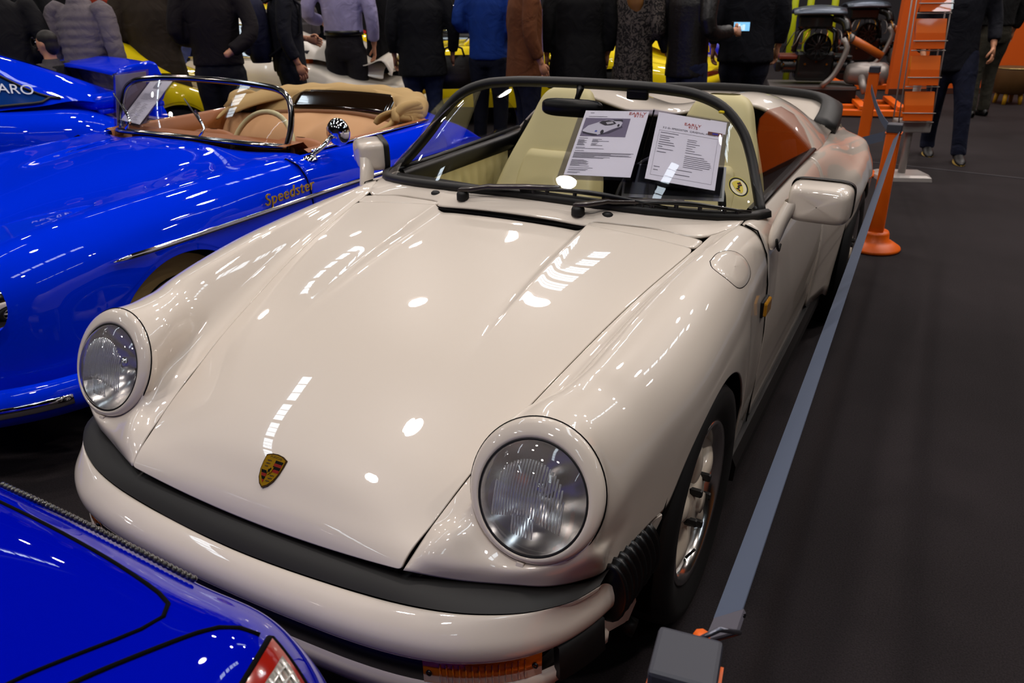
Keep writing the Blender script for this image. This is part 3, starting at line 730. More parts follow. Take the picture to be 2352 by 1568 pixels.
# rear-view mirror and visor clip on the frame
mr = empty('rear_view_mirror'); mr.parent = hero
P = []
for (d, k) in ((0, .9), (.012, 1), (.03, .85)):
    P.append([(-.015+.115*k*np.sign(math.cos(a))*abs(math.cos(a))**.45, .87+d, 1.118+.031*k*np.sign(math.sin(a))*abs(math.sin(a))**.6) for a in np.linspace(0, 2*math.pi, 28, endpoint=False)])
V = np.array(P).reshape(-1, 3); F = gridF(3, 28, False, True)+[tuple(range(28)), tuple(range(56, 84))[::-1]]
obj('mirror_housing', V, F, M_satin, mr)
tube('mirror_arm', [(-.01, .895, 1.125), (-.005, .915, 1.16), (0, .925, 1.192)], [.008, .010, .016], M_satin, mr, seg=10)
box('visor_clip', (.20, .935, 1.172), (.075, .02, .045), M_satin, hero, bevel=.006)
# roll-over strip / seat belt tower behind the seats
for s in (1, -1): tube('belt_tower', [(s*.60, 1.62, .60), (s*.60, 1.66, .86), (s*.58, 1.68, .92)], .03, M_void, hero, seg=10)
# ---- wipers and washer jets
def wiper(px, py, pz, xa, x0, x1):
    # spindle at p, arm to xa, blade from x0 to x1 along the foot of the glass
    w_ = empty('wiper'); w_.parent = hero
    lathe('spindle', [(.020, -.012), (.020, .006), (.016, .014), (.001, .016)], M_black, w_, 16, 'z', (px, py, pz))
    def foot(x, dy, dz): return wb_at(x)+np.array((0, dy, dz))
    a = np.array((px, py, pz+.018)); e = foot(xa, .012, .040)
    P = [a-np.array((.012, 0, 0)), a+np.array((.03, .003, .006)), lerp(a, e, .28)+np.array((0, .002, .010)), lerp(a, e, .32)+np.array((0, .002, .008)), lerp(a, e, .65)+np.array((0, .002, .006)), e]
    sweep('arm', P, [(-.013, -.006), (.013, -.006), (.012, .005), (-.012, .006)], mat('wiper_arm', (40, 32, 29), rough=.35, coat=.5), w_, bevel=.002)
    B = []
    for t in np.linspace(0, 1, 11):
        x = lerp(x0, x1, t); B.append(foot(x, -.002, .024+.016*math.sin(math.pi*t)))
    tube('blade_bridge', B, [.003, .004, .005, .006, .007, .008, .007, .006, .005, .004, .003], M_satin, w_, seg=6)
    sweep('blade_rubber', [foot(lerp(x0, x1, t), .002, .018) for t in np.linspace(0, 1, 15)], [(-.002, -.008), (.002, -.008), (.005, .006), (-.005, .006)], M_black, w_)
    for t in (.1, .25, .42, .6, .78, .92): q = B[int(round(t*10))]; box('blade_clip', tuple(q+np.array((0, .004, -.008))), (.012, .012, .018), M_satin, w_)
wiper(-.185, .428, .898, .13, .0, .46); wiper(.215, .425, .896, .50, .36, .665)
for s in (1, -1): 
    V, F = latheVF([(.001, .009), (.008, .008), (.013, .003), (.014, -.006)], 14); obj('washer_jet', [(s*.30+x*1.3, .447+y*.9, .889+z) for x, y, z in V], F, M_black, hero)
# ---- door mirrors
def door_mirror(s):
    m_ = empty('door_mirror'); m_.parent = hero; kids0 = set(bpy.data.objects)
    c = np.array((.845, .705, .922)); P = []
    # housing sections from glass edge (rear, +y) to nose (front)
    for (d, kx, kz) in ((.055, 1.0, 1.0), (.03, 1.0, 1.0), (.0, .985, .975), (-.018, .96, .94), (-.030, .92, .88), (-.037, .86, .80), (-.041, .74, .66), (-.0435, .5, .45), (-.0445, .25, .22), (-.045, .02, .02)):
        P.append([(c[0]+.088*kx*np.sign(math.cos(a))*abs(math.cos(a))**.38+.004*d, c[1]+d-.12*(.088*kx*math.cos(a)), c[2]+.055*kz*np.sign(math.sin(a))*abs(math.sin(a))**.38) for a in np.linspace(0, 2*math.pi, 36, endpoint=False)])
    V = np.array(P).reshape(-1, 3); F = gridF(10, 36, False, True)
    obj('mirror_shell', V*np.array([s, 1, 1]), F, M_white, m_, out=(s*c[0], c[1], c[2]))
    G = [[(c[0]+.091*k*np.sign(math.cos(a))*abs(math.cos(a))**.38, c[1]+.055+d-.12*.091*math.cos(a), c[2]+.003+.058*k*np.sign(math.sin(a))*abs(math.sin(a))**.38) for a in np.linspace(0, 2*math.pi, 36, endpoint=False)] for d, k in ((-.008, 1.0), (.012, 1.0), (.014, .9))]
    V = np.array(G).reshape(-1, 3); obj('mirror_gasket', V*np.array([s, 1, 1]), gridF(3, 36, False, True), M_black, m_)
    V = np.array([(x, y-.002, z) for x, y, z in G[2]]); obj('mirror_glass', V*np.array([s, 1, 1]), [tuple(range(36))], M_chrome, m_, smooth=False)
    if s < 0:   # far mirror is turned in towards the driver
        piv = Vector((-.775, .70, .925)); T_ = Matrix.Translation(piv) @ Matrix.Rotation(R(-48), 4, 'Z') @ Matrix.Translation(-piv) @ Matrix.Translation((.015, 0, 0))
        for o in set(bpy.data.objects)-kids0: 
            if o.parent == m_: o.data.transform(T_)
    # tapering foot onto the door corner
    ft = []
    for (p, hx, hy) in (((.775, .70, .925), .024, .034), ((.758, .675, .885), .022, .034), ((.748, .655, .845), .021, .036), ((.745, .640, .812), .018, .032), ((.745, .632, .795), .006, .014)):
        ft.append([(p[0]+hx*math.cos(a), p[1]+hy*math.sin(a), p[2]) for a in np.linspace(0, 2*math.pi, 16, endpoint=False)])
    V = np.array(ft).reshape(-1, 3); obj('mirror_foot', V*np.array([s, 1, 1]), gridF(5, 16, False, True)+[tuple(range(64, 80))], M_white, m_, sub=1, out=(s*.75, .66, .86))
    tube('foot_gasket', [(s*.757, .612, .83), (s*.760, .628, .80), (s*.762, .645, .788), (s*.760, .67, .80)], .004, M_black, m_, seg=6)
door_mirror(1); door_mirror(-1)
# ---- fuel flap and side marker on the left fender, set into the skin along its normal
bpy.context.view_layer.update(); dg = bpy.context.evaluated_depsgraph_get()
FE = [o for o in hero.children if o.name.startswith('front_fender')][0].evaluated_get(dg)
HE = [o for o in hero.children if o.name == 'hood'][0].evaluated_get(dg)
def onto(o, p, n, lift=0):
    n = Vector(n).normalized(); ok, loc, nor, _ = o.ray_cast(Vector(p)+n*.06, -n)
    if not ok: return np.array(p, float)
    if nor.dot(n) < 0: nor = -nor
    return np.array(loc+nor*lift)
fo = spl([(.657, .264, .856), (.659, .33, .858), (.683, .380, .853), (.715, .399, .83), (.736, .390, .798), (.743, .323, .791), (.736, .248, .802), (.705, .225, .833), (.674, .232, .851), (.657, .264, .856)], 41)[:-1]
fn = (.61, -.04, .79); fc = fo.mean(0); P = []
for k in (1, .97, .7, .4, .02): P.append([onto(FE, fc+(p-fc)*k, fn, .0006 if k == 1 else .0016) for p in fo])
grid('fuel_flap', P, M_white, hero, cv=True, out=tuple(fc-np.array(fn)))
tube('flap_gap', [onto(FE, fc+(p-fc)*1.015, fn, -.0008) for p in fo], .0017, M_void, hero, seg=6, closed=True)
mk = empty('side_marker'); mk.parent = hero
sx_ = lambda y, z: side_x(y, z)
box('marker_base', (side_x(.535, .65)+.001, .535, .652), (.010, .078, .048), M_black, mk, bevel=.003)
box('marker_lens', (side_x(.535, .65)+.008, .535, .652), (.014, .070, .042), mat('side_lens', (205, 140, 20), rough=.15, coat=1), mk, bevel=.005)
# ---- enamel shield on the nose
bd = empty('hood_badge'); bd.parent = hero
bn = Vector((0, -.62, .785)).normalized(); bc = Vector(onto(HE, (0, -.676, .58), bn)); BM = basis(bc, (1, 0, 0), bn)
half = [(0, -.036), (.010, -.030), (.019, -.018), (.0245, -.002), (.0265, .014), (.0265, .029), (.014, .034), (0, .0355)]
out_ = half+[(-x, y) for x, y in half[-2:0:-1]]
def plate(name, pts, h0, h1, m, k=1.0):
    n = len(pts); V = [tuple(BM @ Vector((x*k, y*k, h))) for h in (h0, h1) for x, y in pts]
    F = [(i, (i+1) % n, n+(i+1) % n, n+i) for i in range(n)]+[tuple(range(n, 2*n))]
    return obj(name, V, F, m, bd, smooth=False)
plate('badge_rim', out_, -.002, .003, mat('dark_bronze', (70, 48, 18), rough=.3, metal=.7), 1.06)
plate('badge_field', out_, .0, .0036, M_gold, .98)
M_bred = mat('badge_red', (120, 22, 12), rough=.25, coat=1); M_bblk = mat('badge_black', (8, 8, 8), rough=.2, coat=1)
def yclip(x, y): return (x, y)
for k in range(4):   # striped quarters: upper right (viewer) and lower left
    y1 = .024-k*.0065; plate('stripe', [(.003, y1-.0062), (.0235, y1-.0062), (.0235, y1), (.003, y1)], .0036, .0041, M_bblk if k % 2 == 0 else M_bred)
    y1 = -.002-k*.0065; xl = (.0215, .0185, .0145, .009)[k]; xm = (.0185, .0145, .009, .004)[k]
    plate('stripe', [(-xm, y1-.0062), (-.003, y1-.0062), (-.003, y1), (-xl, y1)], .0036, .0041, M_bblk if k % 2 == 0 else M_bred)
plate('shield_heart', [(0, -.010), (.006, -.003), (.0075, .0085), (-.0075, .0085), (-.006, -.003)], .0036, .0055, M_gold)
plate('horse', [(-.002, -.007), (0, -.002), (.003, -.006), (.002, .001), (.0035, .004), (.001, .0065), (-.001, .003), (-.0035, .002)], .0055, .006, M_bblk)
for (x0, y0, sg) in ((-.013, .019, 1), (-.013, .0125, 1), (-.013, .006, 1), (.011, -.010, 1), (.009, -.0165, 1), (.007, -.023, 1)):
    plate('antler', [(x0-.006, y0), (x0-.002, y0-.0008), (x0+.006, y0+.0006), (x0+.005, y0+.0028), (x0+.003, y0+.0012), (x0+.001, y0+.003), (x0-.001, y0+.0012), (x0-.003, y0+.0028)], .0036, .0042, mat('badge_dark', (60, 42, 8), rough=.4, metal=.5))
text('badge_lettering', 'PORSCHE', .0066, mat('badge_letters', (70, 55, 10), rough=.4, metal=.4), bd, BM @ Matrix.Translation((0, .0293, .0036)), depth=.0005, spacing=1.15)
# ---- round crest sticker on the windscreen
stk = empty('window_sticker'); stk.parent = hero
sn = Vector((.6, -.42, .70)).normalized(); SM = basis(Vector((.611, .71, .945))+sn*.002, (.55, .83, .05), sn)
def disc(name, r0, r1, h, m, cx=0, cy=0, sx=1):
    V = [tuple(SM @ Vector((cx+r*sx*math.cos(a), cy+r*math.sin(a), h))) for r in (r0, r1) for a in np.linspace(0, 2*math.pi, 36, endpoint=False)]
    return obj(name, V, gridF(2, 36, False, True), m, stk, smooth=False)
disc('sticker_face', .001, .0335, .0, mat('sticker_cream', (214, 206, 170), rough=.5)); disc('sticker_ring', .028, .0345, .0004, M_bblk); disc('sticker_edge', .033, .0348, .0006, mat('sticker_yellow', (190, 180, 30), rough=.5))
def splate(name, pts, h, m): return obj(name, [tuple(SM @ Vector((x, y, h))) for x, y in pts], [tuple(range(len(pts)))], m, stk, smooth=False)
splate('sticker_shield', [(x*.62, y*.62) for x, y in out_], .0008, mat('sticker_gold', (205, 185, 40), rough=.5))
for k in range(3):
    y1 = .014-k*.0045; splate('sticker_stripe', [(.001, y1-.004), (.014, y1-.004), (.014, y1), (.001, y1)], .0012, (M_bblk, M_bred, M_bblk)[k])
    y1 = -.002-k*.0045; xl = (.013, .010, .007)[k]; splate('sticker_stripe', [(-xl+.003, y1-.004), (-.001, y1-.004), (-.001, y1), (-xl, y1)], .0012, (M_bblk, M_bred, M_bblk)[k])
splate('sticker_horse', [(-.003, -.004), (.003, -.004), (.004, .004), (-.004, .004)], .0014, M_bblk)
box('inspection_tag', (.488, .925, 1.128), (.02, .012, .009), mat('tag_yellow', (225, 200, 10), rough=.5), hero)
# ------------------------------------------------------------------ info sheets taped inside the windscreen
def sheet(label, tl, tr, br_, bl, content, name='info_sheet', gap=.006):
    tl, tr, br_, bl = [np.array(p) for p in (tl, tr, br_, bl)]
    n = np.cross(tr-tl, tl-bl); n /= np.linalg.norm(n)
    if n[1] > 0: n = -n
    c = (tl+tr+br_+bl)/4-n*gap; ux = (tr-tl+br_-bl); ux /= np.linalg.norm(ux); uy = (tl-bl+tr-br_); uy -= ux*uy.dot(ux); uy /= np.linalg.norm(uy)
    Mx = Matrix(((ux[0], uy[0], n[0], 0), (ux[1], uy[1], n[1], 0), (ux[2], uy[2], n[2], 0), (0, 0, 0, 1)))
    root = empty(name, tuple(c), label=label, cat='sheet', group='info sheets behind the windscreens'); 
    def L(x, y, h): return Mx @ Vector((x, y, h))
    def rect(nm, x0, y0, x1, y1, h, m, t=.0004, pts=None): 
        if pts: return obj(nm, [tuple(L(x, y, h)) for x, y in pts], [tuple(range(len(pts)))], m, root, smooth=False)
        V = [tuple(L(x, y, z)) for z in (h-t, h) for x, y in ((x0, y0), (x1, y0), (x1, y1), (x0, y1))]
        return obj(nm, V, [(3, 2, 1, 0), (4, 5, 6, 7), (0, 1, 5, 4), (1, 2, 6, 5), (2, 3, 7, 6), (3, 0, 4, 7)], m, root, smooth=False)
    rect('paper', -.105, -.1485, .105, .1485, 0, M_paper, .001)
    rect('sleeve', -.124, -.166, .122, .158, .0025, glassmat('clear_sleeve', (.97, .97, 1, 1), clear=.97, refl=1.0), .0006)
    rect('sleeve_back', -.124, -.166, .122, .158, -.002, glassmat('sleeve_back', (.8, .8, .9, 1), clear=.85, refl=.4), .0006)
    def line(x, y, w_, h=.0016, m=None): rect('text_line', x, y, x+w_, y+h, .0008, m or M_ink)
    def tx(b, x, y, s_, m, al='LEFT', w_=1.0): return text('lettering', b, s_, m, root, Mx @ Matrix.Translation((x, y, .0006)), depth=.0002, align=al, width=w_)
    content(rect, line, tx); return root
def c1(rect, line, tx):
    tx('EARLY', .070, .136, .018, M_red, 'CENTER', 1.1); tx('911S', .076, .1235, .015, M_red, 'CENTER', 1.1)
    line(-.085, .136, .012); line(-.088, .119, .062)
    rect('photo', -.096, .026, .052, .112, .0008, mat('photo_grey', (128, 118, 140), rough=.5))
    # small printed picture of a white open car
    W = mat('print_white', (225, 222, 228), rough=.5); K = mat('print_dark', (40, 38, 44), rough=.5)
    def pp(q): return [(-.096+(x-430)/435*.148, .112-(y-318)/204*.086) for x, y in q]
    def poly(nm, q, m, h): rect(nm, 0, 0, 0, 0, h, m, pts=pp(q))
    poly('photo_shadow', [(440, 470), (600, 510), (720, 450), (800, 395), (815, 420), (700, 490), (560, 520), (450, 495)], mat('print_shadow', (74, 66, 86), rough=.5), .0010)
    poly('photo_body', [(440, 455), (478, 405), (575, 362), (640, 338), (700, 342), (775, 345), (802, 368), (792, 410), (720, 440), (650, 482), (592, 506), (500, 492), (444, 476)], W, .0012)
    poly('photo_cabin', [(575, 372), (600, 352), (660, 342), (715, 352), (745, 378), (700, 398), (640, 402)], K, .0016); poly('photo_seats', [(640, 366), (700, 356), (720, 376), (660, 390)], W, .0019)
    poly('photo_tail', [(700, 336), (790, 332), (804, 350), (720, 350)], K, .0016); poly('photo_bumper', [(442, 470), (500, 486), (592, 500), (592, 508), (500, 498), (444, 480)], K, .0016)
    for cx_0, cy_0, r0 in ((632, 474, 24), (770, 398, 16)): poly('photo_wheel', [(cx_0+r0*.7*math.cos(a), cy_0+r0*math.sin(a)) for a in np.linspace(0, 2*math.pi, 12, endpoint=False)], K, .0018)
    poly('photo_lamp', [(572+13*math.cos(a), 466+10*math.sin(a)) for a in np.linspace(0, 2*math.pi, 10, endpoint=False)], mat('print_blue', (90, 110, 190), rough=.5), .0018)
    for y, w_ in ((.016, .03), (.008, .02), (.004, .028), (0, .022), (-.004, .03), (-.008, .02), (-.012, .024), (-.016, .026)): line(-.096, y, w_)
    for y, w_ in ((.012, .03), (.008, .018), (.004, .055), (0, .022), (-.008, .02), (-.012, .016), (-.016, .038)): line(-.05, y, w_)
    line(-.096, -.026, .03); line(-.096, -.031, .092); line(-.096, -.041, .03)
    for k in range(8): line(-.096, -.049-.0034*k, (.19, .182, .12, .178, .186, .07, .12, .10)[k], .0013)
    for k in range(8): line(-.096, -.082-.0038*k, (.04, .05, .056, .05, .058, .056, .03, .062)[k], .0013)
    for y, w_ in ((-.117, .076), (-.124, .062), (-.128, .056), (-.136, .04), (-.140, .032)): line(-.096, y, w_, .0013)
sheet('white info sheet with a small car photo behind the white car windscreen', (.057, .796, 1.13), (.268, .827, 1.135), (.33, .578, .978), (.121, .553, .973), c1)
def c2(rect, line, tx):
    tx('EARLY', .008, .112, .017, M_red, 'CENTER', 1.1); tx('911S', .010, .100, .014, M_red, 'CENTER', 1.1)
    tx('3.2 G- SPEEDSTER  ORIGINAL PRESSE', 0, .082, .0105, M_ink, 'CENTER', .98)
    for r in ((-.092, -.128, -.0915, .068), (.0915, -.128, .092, .068), (-.092, .0675, .092, .068), (-.092, -.128, .092, -.1275)): rect('table_rule', *r, .0008, M_ink)
    for k, (y, w_) in enumerate(((.058, .056), (.044, .044), (.036, .03), (.026, .034), (.016, .046), (.006, .05), (-.004, .014), (-.014, .048), (-.028, .028))): line(-.086, y, w_, .0022)
    for y, w_ in ((.044, .03), (.036, .028), (.026, .04), (.016, .028), (.006, .02), (-.004, .028), (-.014, .05), (-.028, .06), (-.036, .07), (-.044, .08), (-.052, .082), (-.06, .084), (-.068, .08), (-.076, .06)): line(0, y, w_, .0018)
    line(-.086, -.092, .018, .002); line(-.086, -.106, .014, .002); line(-.02, -.092, .05, .002); line(-.02, -.112, .045, .0024)
    rect('corner_slip', .060, .094, .112, .150, .0009, M_paper, .0006)
    rect('colour_stamp', .058, .082, .103, .096, .0012, mat('stamp_brown', (120, 66, 48), rough=.5)); rect('stamp_blue', .072, .085, .09, .092, .0014, mat('stamp_blue', (40, 40, 170), rough=.5))
sheet('white specification sheet with corner slip behind the white car windscreen', (.318, .846, 1.139), (.505, .897, 1.112), (.552, .647, .95), (.361, .587, .979), c2, gap=.012)
# a third framed print lying on the dash behind the sheets
pr_ = empty('framed_print', (.42, .66, .90), label='grey print in a white border propped under the specification sheet', cat='print')
PM = basis((0, 0, 0), (.96, .25, .0), (.1, -.72, .69))
def prect(nm, x0, y0, x1, y1, h, m):
    obj(nm, [tuple(PM @ Vector((x, y, z))) for z in (h-.001, h) for x, y in ((x0, y0), (x1, y0), (x1, y1), (x0, y1))], [(3, 2, 1, 0), (4, 5, 6, 7), (0, 1, 5, 4), (1, 2, 6, 5), (2, 3, 7, 6), (3, 0, 4, 7)], m, pr_, smooth=False)
prect('print_border', -.15, .0, .16, .12, 0, mat('print_edge', (205, 205, 200), rough=.4)); prect('print_face', -.143, .012, .153, .115, .0012, mat('print_grey', (96, 98, 94), rough=.35)); prect('print_car', -.05, .03, .05, .05, .002, mat('print_black', (28, 28, 28), rough=.4))
# ------------------------------------------------------------------ the blue roadster beside it (local origin: front axle on the floor)
rs = empty('roadster', (-2.06, .18, 0), label='bright blue vintage roadster with tan folded top and chrome windscreen frame', cat='car')
zc_ = tab([(-.80, .40), (-.78, .47), (-.72, .55), (-.62, .625), (-.5, .685), (-.3, .75), (0, .80), (.3, .842), (.55, .868), (.70, .872), (.80, .87)])
cx_ = tab([(-.80, .30, .40), (-.76, .46, .52), (-.70, .53, .62), (-.62, .57, .70), (-.5, .59, .752), (-.3, .61, .79), (0, .63, .812), (.3, .645, .825), (.6, .66, .832), (.8, .68, .836)])
sx2 = tab([(-.80, .36), (-.76, .54), (-.70, .63), (-.62, .705), (-.5, .765), (-.3, .80), (0, .82), (.4, .828), (1, .83), (1.8, .825), (2.3, .79), (2.7, .66), (2.95, .45), (3.02, .3)])
def ez2(y):
    for cy in (0, 2.1):
        d = y-cy
        if abs(d) < .318: return .31+math.sqrt(.318**2-d*d)
    if y < -.3: return lerp(.30, .36, smooth01(-.6, -.8, y))
    return .215 if y < 2.4 else lerp(.25, .36, smooth01(2.42, 3.0, y))
def sec_front(y):
    zc = zc_(y); xc, zk = cx_(y); X = sx2(y); e = ez2(y); dip = .016*smooth01(-.7, -.3, y)
    h = [(0, zc), (xc*.30, zc-.006), (xc*.55, lerp(zc, zk, .45)-dip*.8), (xc*.78, lerp(zc, zk, .8)-dip*.5), (xc, zk), (lerp(xc, X, .45), zk-.022), (lerp(xc, X, .78), zk-.07), (lerp(xc, X, .95), zk-.14), (X, max(zk-.23, e+.03))]
    z8 = h[-1][1]
    for t in (.4, .75, 1): z = lerp(z8, e, t); h.append((X-.03*max(0, (.45-z)/.25)**1.5, z))
    return h
ys = [-.80, -.775, -.735, -.68, -.60, -.50, -.41, -.34, -.312, -.295, -.26, -.2, -.1, 0, .1, .2, .26, .295, .312, .34, .42, .55, .66]
P = []
for y in ys:
    h = sec_front(y); row = [(-x, y, z) for x, z in h[:0:-1]]+[(x, y, z) for x, z in h]
    if y > .3:  # cowl sweeps back towards the corners following the windscreen
        row = [(x, yy+smooth01(.3, .66, y)*.13*min(1, abs(x)/.6)**2*(1 if abs(x) < .7 else .9), z) for x, yy, z in row]
    P.append(row)
front = cgrid('front_body', P, M_blue, rs, sub=2, out=(0, .3, .2), solid=.006, it=6)
# front closing plate behind the bumper
q = P[0]; obj('nose_plate', list(q), [tuple(range(len(q)))], M_blue, rs, smooth=False)
def sec_side(y):
    X = sx2(y); zb = .832-.01*math.sin((y-.66)/1.2*math.pi); xb = .70; e = ez2(y)
    return [(xb-.02, y, zb-.012), (xb, y, zb), (lerp(xb, X, .5), y, zb-.022), (lerp(xb, X, .8), y, zb-.07), (lerp(xb, X, .95), y, zb-.14), (X, y, zb-.24), (X, y, lerp(zb-.24, e, .45)), (X-.01, y, lerp(zb-.24, e, .8)), (X-.035, y, e)]
SY = [.70, .78, .9, 1.1, 1.3, 1.5, 1.66, 1.765, 1.783, 1.80]
def sec_rear(y):
    t = smooth01(1.8, 3.0, y); zc = lerp(.872, .45, smooth01(1.75, 3.15, y)**1.15); X = sx2(y); e = ez2(y)
    zk = lerp(.835, .40, smooth01(1.8, 3.15, y)); xk = X*.82; h = [(0, zc), (xk*.3, zc-.004), (xk*.6, lerp(zc, zk, .4)), (xk*.85, lerp(zc, zk, .85)), (xk, zk-.005), (lerp(xk, X, .5), zk-.035), (lerp(xk, X, .85), zk-.1), (X, max(lerp(zk, e, .45), e+.02))]
    z8 = h[-1][1]; h += [(X, lerp(z8, e, .5)), (X-.02, e)]
    return [(-x, y, z) for x, z in h[:0:-1]]+[(x, y, z) for x, z in h]
RY2 = [1.80, 1.815, 1.86, 1.93, 2.02, 2.1, 2.18, 2.27, 2.34, 2.385, 2.41, 2.45, 2.55, 2.68, 2.80, 2.90, 2.97, 3.02]
def rear_row(y): return [(x, yy+.30*(1-min(1, abs(x)/.68)**2)*(1-smooth01(1.8, 2.45, y)), z) for x, yy, z in sec_rear(y)]
cgrid('rear_body', [rear_row(y) for y in RY2], M_blue, rs, sub=2, out=(0, 2.4, .2), solid=.006, it=6)
q = sec_rear(3.02); obj('tail_plate', q, [tuple(range(len(q)))], M_blue, rs, smooth=False)
M_tan = mat('tan_leather', (146, 84, 34), rough=.5, bump=(300, .05, .002)); M_can = mat('tan_canvas', (176, 146, 96), rough=.85, bump=(500, .12, .001)); M_canl = mat('tan_lining', (186, 142, 100), rough=.8)
for s in (1, -1):
    cgrid('door', np.array([sec_side(y) for y in SY])*np.array([s, 1, 1]), M_blue, rs, sub=2, out=(0, 1.2, .3), solid=.006)
    tube('shut_line', [(s*x, .695, z) for x, _, z in [(p[0], 0, p[2]) for p in [(a[0]+.002, 0, a[2]) for a in sec_side(.70)]]], .003, M_void, rs, seg=5)
    # door top leather capping, inner door
    P = [[(s*(.70-.0), y, .832), (s*.675, y, .845), (s*.64, y, .835), (s*.635, y, .74), (s*.635, y, .40)] for y in np.linspace(.84, 1.80, 9)]
    grid('door_capping', P, M_tan, rs)
    tube('door_chrome', [(s*.70, y, .837) for y in np.linspace(.86, 1.80, 9)], .005, M_chrome, rs, seg=6)
    # chrome side spear
    Y = np.linspace(-.27, 2.55, 40); tube('side_trim', [(s*(sx2(y)+.003-.02*smooth01(2.2, 2.5, y)), y, .672+.012*math.sin((y+.3)/2.9*math.pi)) for y in Y], [.002]+[.011]*38+[.002], M_chrome, rs, seg=8, ry=.006)
    for (cy, r) in ((0, .33), (2.1, .33)):
        A = [R(v) for v in np.linspace(-15, 195, 26)]; arc = [[(x, cy+r*math.cos(t), .31+r*math.sin(t)) for t in A] for x in (s*.45, s*.80)]
        grid('wheel_housing', arc, M_void, rs); obj('wheel_housing', [(s*.46, cy, .31)]+arc[0], [(0, i+1, i+2) for i in range(25)], M_void, rs)
        w_ = empty('wheel'); w_.parent = rs
        V, F = latheVF([(.19, s*.57), (.24, s*.565), (.29, s*.575), (.315, s*.60), (.318, s*.66), (.312, s*.71), (.29, s*.73), (.23, s*.735), (.19, s*.72)], 40, 'x', (0, cy, .312)); obj('tyre', V, F, M_tyre, w_)
        V, F = latheVF([(.205, s*.735), (.19, s*.72), (.15, s*.70), (.12, s*.71), (.10, s*.74), (.05, s*.755), (.001, s*.757)], 40, 'x', (0, cy, .312)); obj('rim', V, F, mat('beige_wheel', (150, 125, 80), rough=.5), w_)
        V, F = latheVF([(.292, s*.733), (.24, s*.741), (.215, s*.738)], 40, 'x', (0, cy, .312)); obj('sidewall', V, F, mat('tan_sidewall', (140, 116, 72), rough=.7), w_)
    # headlamps
    hl = empty('headlamp'); hl.parent = rs
    hn = Vector((s*.22, -.93, .28)).normalized(); HM = basis((s*.60, -.635, .60), (s*1, .1, 0), hn)
    def lh(nm, prof, m, seg=40): obj(nm, [tuple(HM @ Vector((r*math.cos(2*math.pi*a/seg), r*math.sin(2*math.pi*a/seg), h))) for r, h in prof for a in range(seg)], gridF(len(prof), seg, False, True), m, hl)
    lh('chrome_ring', [(.115, -.05), (.112, .02), (.105, .034), (.096, .038), (.09, .03)], M_chrome); lh('lens', [(.001, .062), (.05, .056), (.08, .042), (.092, .03)], M_lens); lh('reflector_bowl', [(.01, -.05), (.05, -.03), (.08, 0), (.092, .028)], M_refl)
# front bumper with chrome strip
fb = sym([(0, -.91, .305), (.2, -.905, .305), (.4, -.88, .304), (.56, -.82, .303), (.68, -.73, .302), (.77, -.61, .30), (.82, -.49, .298), (.835, -.40, .296)], 51)
sweep('front_bumper', fb, [(-.02, -.062), (.025, -.055), (.042, -.02), (.042, .02), (.025, .052), (0, .06), (-.03, .05), (-.03, -.05)], M_blue, rs)
sweep('bumper_strip', spl(fb[3:-3]*np.array((1.0, 1, 1)), 41), [(.040, -.026), (.050, -.016), (.054, 0), (.050, .016), (.040, .020)], M_chrome, rs)
# windscreen
wbase = spl([(-.565, .845, .838), (-.48, .775, .852), (-.25, .715, .866), (0, .70, .87), (.25, .715, .866), (.48, .775, .852), (.565, .845, .838)], 31)
wf = spl([(.565, .845, .838), (.578, .875, .92), (.572, .90, 1.0), (.548, .915, 1.05), (.49, .925, 1.08), (.40, .92, 1.094), (.2, .905, 1.108), (0, .90, 1.112), (-.2, .905, 1.108), (-.40, .92, 1.094), (-.49, .925, 1.08), (-.548, .915, 1.05), (-.572, .90, 1.0), (-.578, .875, .92), (-.565, .845, .838)], 61)
tube('windscreen_frame', wf, .015, mat('dark_chrome', (.32, .31, .30, 1), rough=.12, metal=1), rs, seg=10, ry=.012)
tube('windscreen_base', wbase+np.array((0, 0, .006)), .014, MATS['dark_chrome'], rs, seg=10, ry=.018)
gt = spl(wf[8:-8], 31)[::-1]; G = [lerp(wbase, gt, t)+np.array((0, -.012*4*t*(1-t), .004)) for t in np.linspace(0, 1, 7)]
grid('windscreen', G, M_glass, rs)
for x in (.18, -.33):
    wp = empty('wiper'); wp.parent = rs; tube('wiper_arm', [(x, .70, .885), (x+.02, .72, .92), (x-.10, .79, .985)], .006, M_chrome, wp, seg=6); tube('wiper_blade', [(x-.02, .745, .93), (x-.20, .82, 1.03)], .004, M_satin, wp, seg=5)
# interior
box('cabin_floor', (0, 1.25, .2), (1.3, 1.2, .06), M_void, rs)
grid('dashboard', [[(x, .80, .855) for x in np.linspace(-.6, .6, 7)], [(x, .90, .862) for x in np.linspace(-.62, .62, 7)], [(x, .94, .82) for x in np.linspace(-.62, .62, 7)], [(x, .93, .62) for x in np.linspace(-.62, .62, 7)]], M_tan, rs)
for s in (1, -1):
    st = empty('seat'); st.parent = rs; P = []
    for z, y, w_, th in ((.30, 1.06, .22, .09), (.45, 1.11, .25, .10), (.60, 1.15, .26, .09), (.70, 1.18, .25, .075), (.77, 1.20, .20, .055), (.805, 1.215, .12, .03), (.81, 1.217, .03, .01)):
        P.append([(s*.31+w_*math.cos(a), y+th*math.sin(a), z) for a in np.linspace(0, 2*math.pi, 18, endpoint=False)])
    grid('backrest', P, M_tan, st, cv=True, sub=1)
    grid('cushion', [[(s*.31+x, y, .36+.03*(x/.25)**2) for x in np.linspace(-.25, .25, 7)] for y in (.86, 1.0, 1.2)], M_tan, st, sub=1, solid=.1)
sw = empty('steering_wheel'); sw.parent = rs; M_ivory = mat('ivory', (206, 196, 150), rough=.35)
